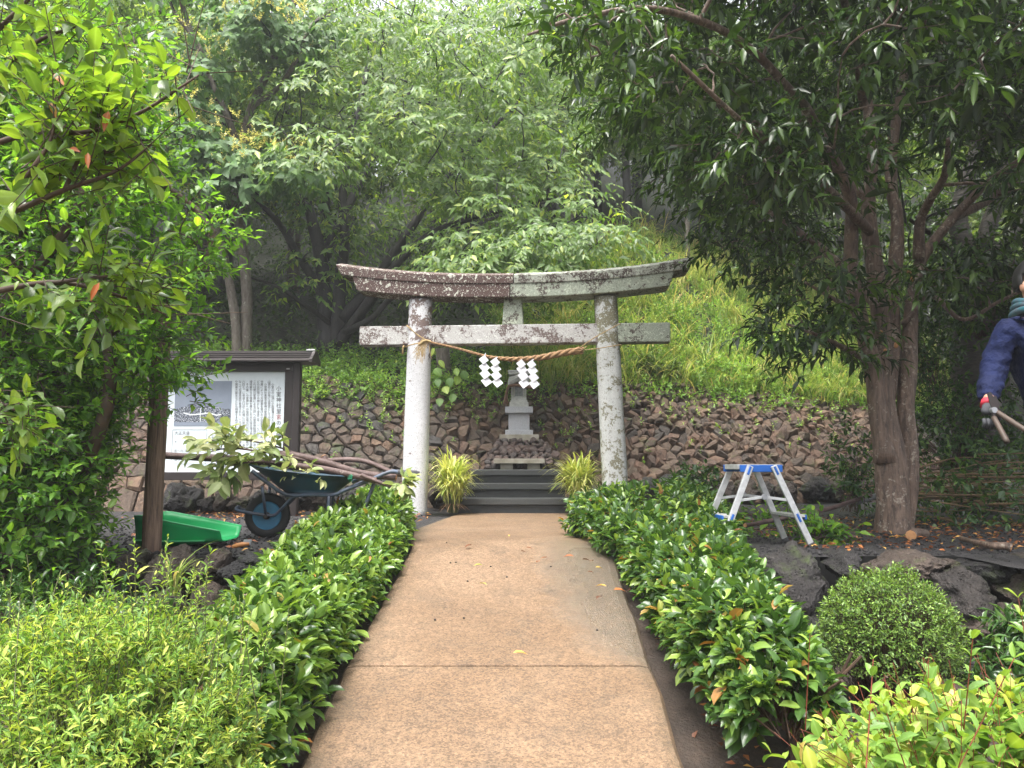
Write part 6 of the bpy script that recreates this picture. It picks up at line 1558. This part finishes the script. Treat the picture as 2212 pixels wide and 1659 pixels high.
tag(mesh('bank_ground_cover', V, F, L_DARKWEED if False else L_WEED, None, True, {'rnd': R, 'mid': M}, kind='stuff'), 'low leafy ground cover along the top of the bank below the cherry tree', 'ground cover')
B4 = hill_pts(2200, -11, 1, 1.5, 16, 1.0); n = len(B4); D4 = nrm(np.stack([rng.normal(size=n) * .6, rng.normal(size=n) * .6 - .3, np.ones(n)], 1))
S = shoots(B4, D4, rng.uniform(.2, .6, n), 10, .12, .5, (78, 45), .2, 'spiral', .25, .15); V, F, R, M = batch(S, T_LO)
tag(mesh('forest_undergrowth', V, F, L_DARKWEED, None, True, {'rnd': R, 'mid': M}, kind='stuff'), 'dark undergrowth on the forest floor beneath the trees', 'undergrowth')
# weeds on the stones of the bank
pts = []
for _ in range(520):
    x = rng.uniform(-4.2, .2); t = 1.05 - abs(rng.normal()) * .16
    if noise.noise(Vector((x * 1.7, t * 3, 4))) < -.12: continue
    p, es, et, nn = bank_frame(x, t); pts.append(p + nn * .05)
for _ in range(420):
    x = rng.uniform(-4.6, 6.2); t = 1 - abs(rng.normal()) * .33
    if t < .03: continue
    p, es, et, nn = bank_frame(x, t); pts.append(p + nn * .05)
B5 = A_(pts); n = len(B5); D5 = nrm(np.stack([rng.normal(size=n) * .5, -.5 + rng.normal(size=n) * .3, .8 + rng.random(n)], 1))
S = shoots(B5, D5, rng.uniform(.04, .18, n), 8, .055, .55, (75, 40), .1, 'spiral', .25, .2); V, F, R, M = batch(S, T_LO)
tag(mesh('bank_weeds', V, F, L_WEED, None, True, {'rnd': R, 'mid': M}, kind='stuff'), 'small weeds sprouting between the stones of the lava bank', 'weeds')
# broad-leaved vine behind the gate pillar
o = thing('climbing_vine', 'broad-leaved light green vine hanging on the bank behind the brown end of the gate', 'vine', at(975, 800, 11.9))
vp = A_([at(a, b, 11.7) for a, b in ((938, 752), (948, 778), (965, 800), (945, 818), (972, 815), (985, 795), (990, 812), (960, 835), (980, 850), (950, 860), (1000, 800), (940, 795))])
add_leaves(o, leafset(vp, nrm(rng.normal(size=(12, 3)) * .4 + A_([.2, -.3, -.8])), nrm(A_([0, -.9, .5]) + rng.normal(size=(12, 3)) * .15), np.full(12, .16), np.full(12, .13)), L_WEED, T_HI, 12)
MB().tube(curve([at(935, 740, 11.8), at(955, 790, 11.8), at(985, 800, 11.8), at(960, 850, 11.75)], 14), .006, 5).build('vine_stem', B_TWIGG, o)
st = at(958, 790, 12.6)
tag(MB().tube([st + A_([0, 0, -.4]), st, st + A_([-.01, 0, .28])], [.15, .13, .12], 12, True, .3).build('tree_stump', B_PALE, None, smooth_=True), 'pale stump on top of the bank just beside the gate pillar', 'stump')

# ================================================================== gravel and leaf litter
n = 5200; V0, F0 = rock_shape(8, 1, 3, .15); P = np.stack([rng.uniform(-3.7, 4.6, n), 5.15 + 3.9 * rng.random(n) ** 1.5, np.zeros(n)], 1)
P = P[(np.abs(P[:, 0]) > 1.0)]; n = len(P); sc_ = rng.uniform(.006, .016, n); rot = rng.uniform(0, 6.28, n); c_, s_ = np.cos(rot), np.sin(rot)
Vv = V0[None] * sc_[:, None, None]; Vr = np.stack([Vv[..., 0] * c_[:, None] - Vv[..., 1] * s_[:, None], Vv[..., 0] * s_[:, None] + Vv[..., 1] * c_[:, None], Vv[..., 2] * .8], -1) + P[:, None] + UP * .008
F = (F0[None] + (np.arange(n) * len(V0))[:, None, None]).reshape(-1, 3)
tag(mesh('gravel', Vr.reshape(-1, 3), F, M_GRAVEL, None, False, kind='stuff'), 'black scoria gravel strewn over the terrace', 'gravel')
L_LITTER = leaf_mat('litter_leaf', [(0, (.07, .032, .018)), (.4, (.16, .062, .026)), (.7, (.30, .13, .04)), (.9, (.40, .27, .08)), (1, (.18, .22, .06))], .6, .2, (1.2, 1.1, .8), gain=1.35)
def litter(n, fx, fy, z, ll=.06):
    P = np.stack([fx(n), fy(n), np.zeros(n)], 1); P[:, 2] = z(P) if callable(z) else z; th = rng.uniform(0, 6.283, n)
    D = nrm(np.stack([np.cos(th), np.sin(th), rng.normal(size=n) * .25], 1)); N = nrm(UP + rng.normal(size=(n, 3)) * .35); N = nrm(N - D * (N * D).sum(1, keepdims=True))
    return leafset(P, D, N, ll * rng.uniform(.6, 1.3, n), ll * .45 * rng.uniform(.7, 1.2, n))
U = lambda a, b: (lambda n: rng.uniform(a, b, n))
S = join_sets(litter(420, U(-4.2, -1.2), lambda n: 9.5 - abs(rng.normal(size=n)) * .8, .02), litter(1000, U(2.1, 5.6), lambda n: rng.uniform(5.3, 8.4, n), .02), litter(90, U(.78, 1.0), U(2.4, 5.6), lambda P: path_zs(P[:, 1]) - .05), litter(70, U(-3.4, -1.3), U(5.2, 7.5), .02), litter(90, U(-1.6, -.9), U(8.0, 9.2), .02), litter(50, U(1.0, 1.6), U(2.2, 3.3), lambda P: path_zs(P[:, 1]) - .03))
V, F, R, M = batch(S, T_MID); tag(mesh('leaf_litter', V, F, L_LITTER, None, True, {'rnd': R, 'mid': M}, kind='stuff'), 'brown and orange leaf litter over the gravel and beside the path', 'leaf litter')
lf = raw_mesh('fallen_leaf', T_HI[0], T_HI[1], L_LITTER, True, {'rnd': np.zeros(8), 'mid': T_HI[2]})
for vx, vy, sz in ((1020, 1177, .07), (1098, 1156, .05), (1125, 1192, .05), (1136, 1184, .05), (1043, 1222, .06), (1240, 1203, .075), (1257, 1210, .06), (1281, 1213, .05), (1286, 1227, .05), (1310, 1268, .06), (1325, 1276, .07), (1300, 1290, .055), (1165, 1214, .05), (1108, 1412, .075), (1036, 1262, .05), (1256, 1120, .06), (1183, 1205, .05), (1268, 1236, .04)):
    p = on(vx, vy, 0)
    for _ in range(6): p = on(vx, vy, float(path_zs(p[1])) + .004)
    l = bpy.data.objects.new('fallen_leaf', lf); C.objects.link(l); l.location = p + UP * .004; l.rotation_euler = (rng.normal() * .12, rng.normal() * .12, rng.uniform(0, 6.28)); l.scale = (sz * .48, sz, sz)
    tag(l, 'single fallen leaf lying on the sandy path', 'leaf', 'fallen leaves on the path')
sd_ = raw_mesh('seed_pod', *rock_shape(9, 2, 4, .1), plain_mat('black_seed', (.02, .016, .014), .6), True)
for vx, vy in ((1002, 1338), (1290, 1364), (985, 1217), (973, 1218), (1060, 1226), (1010, 1258), (1095, 1249), (1190, 1226), (940, 1342), (965, 1174)):
    p = on(vx, vy, 0)
    for _ in range(6): p = on(vx, vy, float(path_zs(p[1])) + .004)
    l = bpy.data.objects.new('seed_pod', sd_); C.objects.link(l); l.location = p + UP * .006; l.scale = (.006, .0055, .005); tag(l, 'tiny black seed lying on the sandy path', 'seed', 'black seeds on the path')

# ================================================================== cut branches
def cut_branch(label, pts, r0, r1, ends=(True, True), leaves=(), group='cut branches lying in the wheelbarrow', leaf=.13, mat=L_CUT, bark=B_CUT, name='cut_branch', nobj=40, lat=.0):
    c = curve(pts, 26); o = thing(name, label, 'branch', c[0], group); r = np.linspace(r0, r1, 26)
    V, F = tube(c, r, 9, False, .2); mesh('wood', V, F, bark, o, True); T = nrm(np.gradient(c, axis=0))
    for e, i, s in ((ends[0], 0, -1), (ends[1], -1, 1)):
        if e: MB().lathe([(r[i] * .98, 0), (r[i] * .9, .004)], c[i] - T[i] * .002, T[i] * s, 10).build('cut_face', M_CUTWOOD, o)
    if leaves:
        t0, t1, k, ls = leaves; ii = rng.integers(int(t0 * 25), max(int(t1 * 25), int(t0 * 25) + 1), k); b = c[ii]
        d = nrm(T[ii] * .4 + rng.normal(size=(k, 3)) * .6 + A_([0, -.25, .12])); S = shoots(b, d, rng.uniform(.6, 1.2, k) * ls, 5, leaf, .46, (70, 25), .35, 'flat', .3, .3, upk=.6)
        add_leaves(o, S, mat, T_HI, nobj); twig_mesh('twigs', b, b + d * ls, .004, .002, bark, o)
    return o
def WB(vx, vy, Y=6.33): return at(vx, vy, Y)
cut_branch('thick dark cut branch sticking out past the notice board end of the wheelbarrow', [WB(356, 984, 6.5), WB(430, 988, 6.45), WB(540, 995, 6.4), WB(640, 1008, 6.4), WB(740, 1020, 6.4)], .030, .034)
cut_branch('thick mottled cut branch lying highest across the wheelbarrow tray', [WB(585, 980, 6.3), WB(640, 985, 6.3), WB(705, 1000, 6.28), WB(780, 1022, 6.28), WB(856, 1032, 6.27)], .034, .026)
cut_branch('curved pinkish cut branch at the far rim of the wheelbarrow', [WB(690, 996, 6.55), WB(760, 993, 6.52), WB(800, 1000, 6.5), WB(840, 1018, 6.48), WB(868, 1026, 6.47)], .021, .022)
cut_branch('cut branch with bright orange cut end resting near the grip of the wheelbarrow', [WB(640, 1006, 6.2), WB(700, 1014, 6.2), WB(760, 1026, 6.18), WB(812, 1038, 6.17)], .028, .026)
cut_branch('short forked stub standing up among the branches in the wheelbarrow', [WB(699, 986, 6.36), WB(704, 998, 6.35), WB(716, 1008, 6.34)], .024, .028)
cut_branch('thin cut branch drooping with leaves beyond the wheelbarrow grips', [WB(780, 1026, 6.1), WB(820, 1042, 6.08), WB(860, 1055, 6.06), WB(884, 1046, 6.02)], .016, .008, (False, False), (.78, 1, 9, .07), leaf=.12)
cut_branch('leafy thin branch trailing pale leaves over the front lip of the wheelbarrow', [WB(700, 1005, 6.3), WB(620, 985, 6.25), WB(560, 975, 6.2), WB(500, 968, 6.15), WB(455, 975, 6.1)], .012, .004, (True, False), (.35, 1, 17, .22), leaf=.135, nobj=90)
cut_branch('slender arching twig reaching up in front of the white board', [WB(720, 1000, 6.35), WB(660, 985, 6.35), WB(580, 960, 6.35), WB(500, 948, 6.35), WB(430, 955, 6.3)], .009, .004, (False, False), (.3, 1, 12, .12), leaf=.13, nobj=40)
cut_branch('low leafy branch hanging under the front lip of the wheelbarrow', [WB(600, 1000, 6.15), WB(550, 998, 6.12), WB(500, 1005, 6.1), WB(470, 1030, 6.08)], .010, .004, (False, False), (.35, 1, 16, .13), leaf=.15, nobj=60)
cut_branch('upright red twig with three leaves before the edge of the white board', [WB(612, 990, 6.35), WB(613, 965, 6.35), WB(611, 940, 6.35)], .004, .003, (False, False), (.9, 1, 2, .05), leaf=.12, nobj=10)
cut_branch('leafy sprigs lying along the inner rim of the wheelbarrow', [WB(570, 1012, 6.2), WB(630, 1018, 6.18), WB(690, 1026, 6.16)], .006, .003, (False, False), (.0, 1, 12, .09), leaf=.105, nobj=50)

# round the ladder and behind the trunk
L_BRUSH = L_CAMEL
cut_branch('long bare brown pole lying from the step ladder to the tree trunk', [at(1610, 1135, 6.0), at(1700, 1118, 6.4), at(1800, 1096, 6.9), at(1880, 1070, 7.6)], .016, .022, (True, True), group='cut branches lying round the step ladder')
tag(MB().tube([at(1845, 1086, 7.6), at(1905, 1068, 7.9)], .028, 10).build('grey_pipe', plain_mat('grey_plastic', (.20, .21, .22), .5), None, smooth_=True), 'short grey pipe lying by the sapling near the tree trunk', 'pipe')
cut_branch('leafy cut branch lying under the step ladder', [at(1560, 1150, 6.5), at(1640, 1142, 6.5), at(1720, 1140, 6.6)], .010, .005, (True, False), (.0, 1, 46, .20), 'cut branches lying round the step ladder', .085, L_BRUSH, nobj=70)
cut_branch('leafy cut branch spread on the terrace between the step ladder and the tree trunk', [on(1850, 1160, .05), on(1810, 1157, .05), on(1780, 1160, .05), on(1752, 1160, .04)], .010, .005, (True, False), (.1, 1, 60, .20), 'cut branches lying round the step ladder', .09, L_BRUSH, nobj=90)
cut_branch('leafy cut branch lying farther back behind the step ladder', [on(1540, 1120, .08), on(1620, 1112, .10), on(1720, 1118, .08)], .010, .005, (True, False), (.0, 1, 40, .2), 'cut branches lying round the step ladder', .085, L_BRUSH, nobj=30)
lg = on(1965, 1158, .03)
o = thing('cut_log', 'short sawn log with a pale orange end at the foot of the tree trunk', 'log', lg)
MB().tube([lg + A_([-.02, -.06, .01]), lg + A_([.06, .05, .015]), lg + A_([.20, .12, .01])], [.042, .04, .03], 12, True, .3).build('wood', B_RTREE, o, smooth_=True)
MB().lathe([(.040, 0), (.036, .004)], lg + A_([-.021, -.061, .01]), (-.55, -.8, 0), 14).build('cut_face', M_CUTWOOD, o)
cut_branch('crooked dead branch lying on the litter at the terrace edge', [on(2075, 1163, .04), on(2110, 1172, .04), on(2135, 1178, .05), on(2172, 1180, .05), on(2185, 1184, .04)], .018, .030, (False, True), group=None, bark=B_RTREE)
brush = thing('brush_pile', 'big pile of cut leafy branches and thin sticks behind the tree trunk', 'brush pile', (4.6, 7.6, 0))
mbk = 0
for _ in range(75):
    x0 = rng.uniform(3.6, 5.2); y0 = rng.uniform(7.2, 8.6); z0 = rng.uniform(.08, .78) * (1 - abs(x0 - 4.7) / 2.4); l = rng.uniform(.6, 1.5); a = rng.normal() * .22; h = rng.normal() * .08
    p = A_([x0, y0, z0]); q = p + A_([math.cos(a) * l, math.sin(a) * l * .6, h * l]); mesh('stick', *tube(curve([p, (p + q) / 2 + rng.normal(size=3) * .04, q], 8), np.linspace(rng.uniform(.006, .014), .004, 8), 5), plain_mat('stick_bark', (.26, .17, .085), .75, var=.25) if mbk == 0 else bpy.data.materials['stick_bark'], brush, True); mbk = 1
n = 620; P = np.stack([rng.uniform(3.7, 6.6, n), rng.uniform(7.0, 8.8, n), np.zeros(n)], 1); P[:, 2] = rng.uniform(.03, 1.0, n) * (.95 - .35 * np.abs(P[:, 0] - 5.0) * .6) * (.5 + .5 * smooth(6.8, 7.8, P[:, 1]))
D = nrm(np.stack([rng.normal(size=n) + .2, rng.normal(size=n) - .4, rng.normal(size=n) * .3], 1))
add_leaves(brush, shoots(P, D, .2, 8, .082, .44, (70, 25), .2, 'spiral', .25, .1), L_SHADE, T_MID, 150)

# ---- weeds before the left wall
o = thing('grass_tuft', 'tuft of broad upright grass blades in front of the brown rock wall', 'grass', at(372, 1290, 4.4))
c = at(372, 1290, 4.4); n = 26; th = rng.uniform(0, 6.28, n); hd = np.stack([np.cos(th), np.sin(th), th * 0], 1)
V, F, R, M = blades(np.tile(c, (n, 1)) + hd * .02 + UP * rng.uniform(0, .12, (n, 1)), hd, rng.uniform(.15, .36, n), .016, .9, rng.uniform(.2, .8, n), rng.uniform(.1, .6, n))
for i in range(n): mesh('blade', V[i * 12:(i + 1) * 12], F[:5], L_GRASS, o, True, {'rnd': R[i * 12:(i + 1) * 12], 'mid': M[:12]})
o = thing('sprig', 'sapling with small narrow leaves rising in front of the brown rock wall', 'sapling', at(420, 1330, 3.9))
b = A_([at(430, 1300, 3.9), at(405, 1290, 3.9), at(300, 1290, 3.9), at(345, 1280, 3.9), at(250, 1270, 3.8)]); e = A_([at(455, 1190, 3.9), at(420, 1230, 3.9), at(290, 1170, 3.9), at(362, 1160, 3.9), at(215, 1175, 3.8)])
add_leaves(o, shoots(b, e - b, np.linalg.norm(e - b, axis=1), 18, .055, .3, (70, 35), .1, 'spiral', .12, .1, tip=.6), L_SPIREA, T_HI, 70); twig_mesh('stems', b - UP * .2, e, .004, .002, B_TWIGG, o)

# ================================================================== mist hanging over the hillside
hm_, hnt = new_mat('mist_air'); hv = hnt.nodes.new('ShaderNodeVolumePrincipled'); hv.inputs['Density'].default_value = .0022; hv.inputs['Color'].default_value = (.93, .95, .97, 1); hv.inputs['Anisotropy'].default_value = .2
ho = hnt.nodes.new('ShaderNodeOutputMaterial'); hnt.links.new(hv.outputs[0], ho.inputs['Volume'])
hz_ = MB().box((0, 16, 18.0), (76, 50, 20)).build('haze', hm_, None, kind='stuff'); hz_['label'] = 'thin pale mist in the air over the hillside'
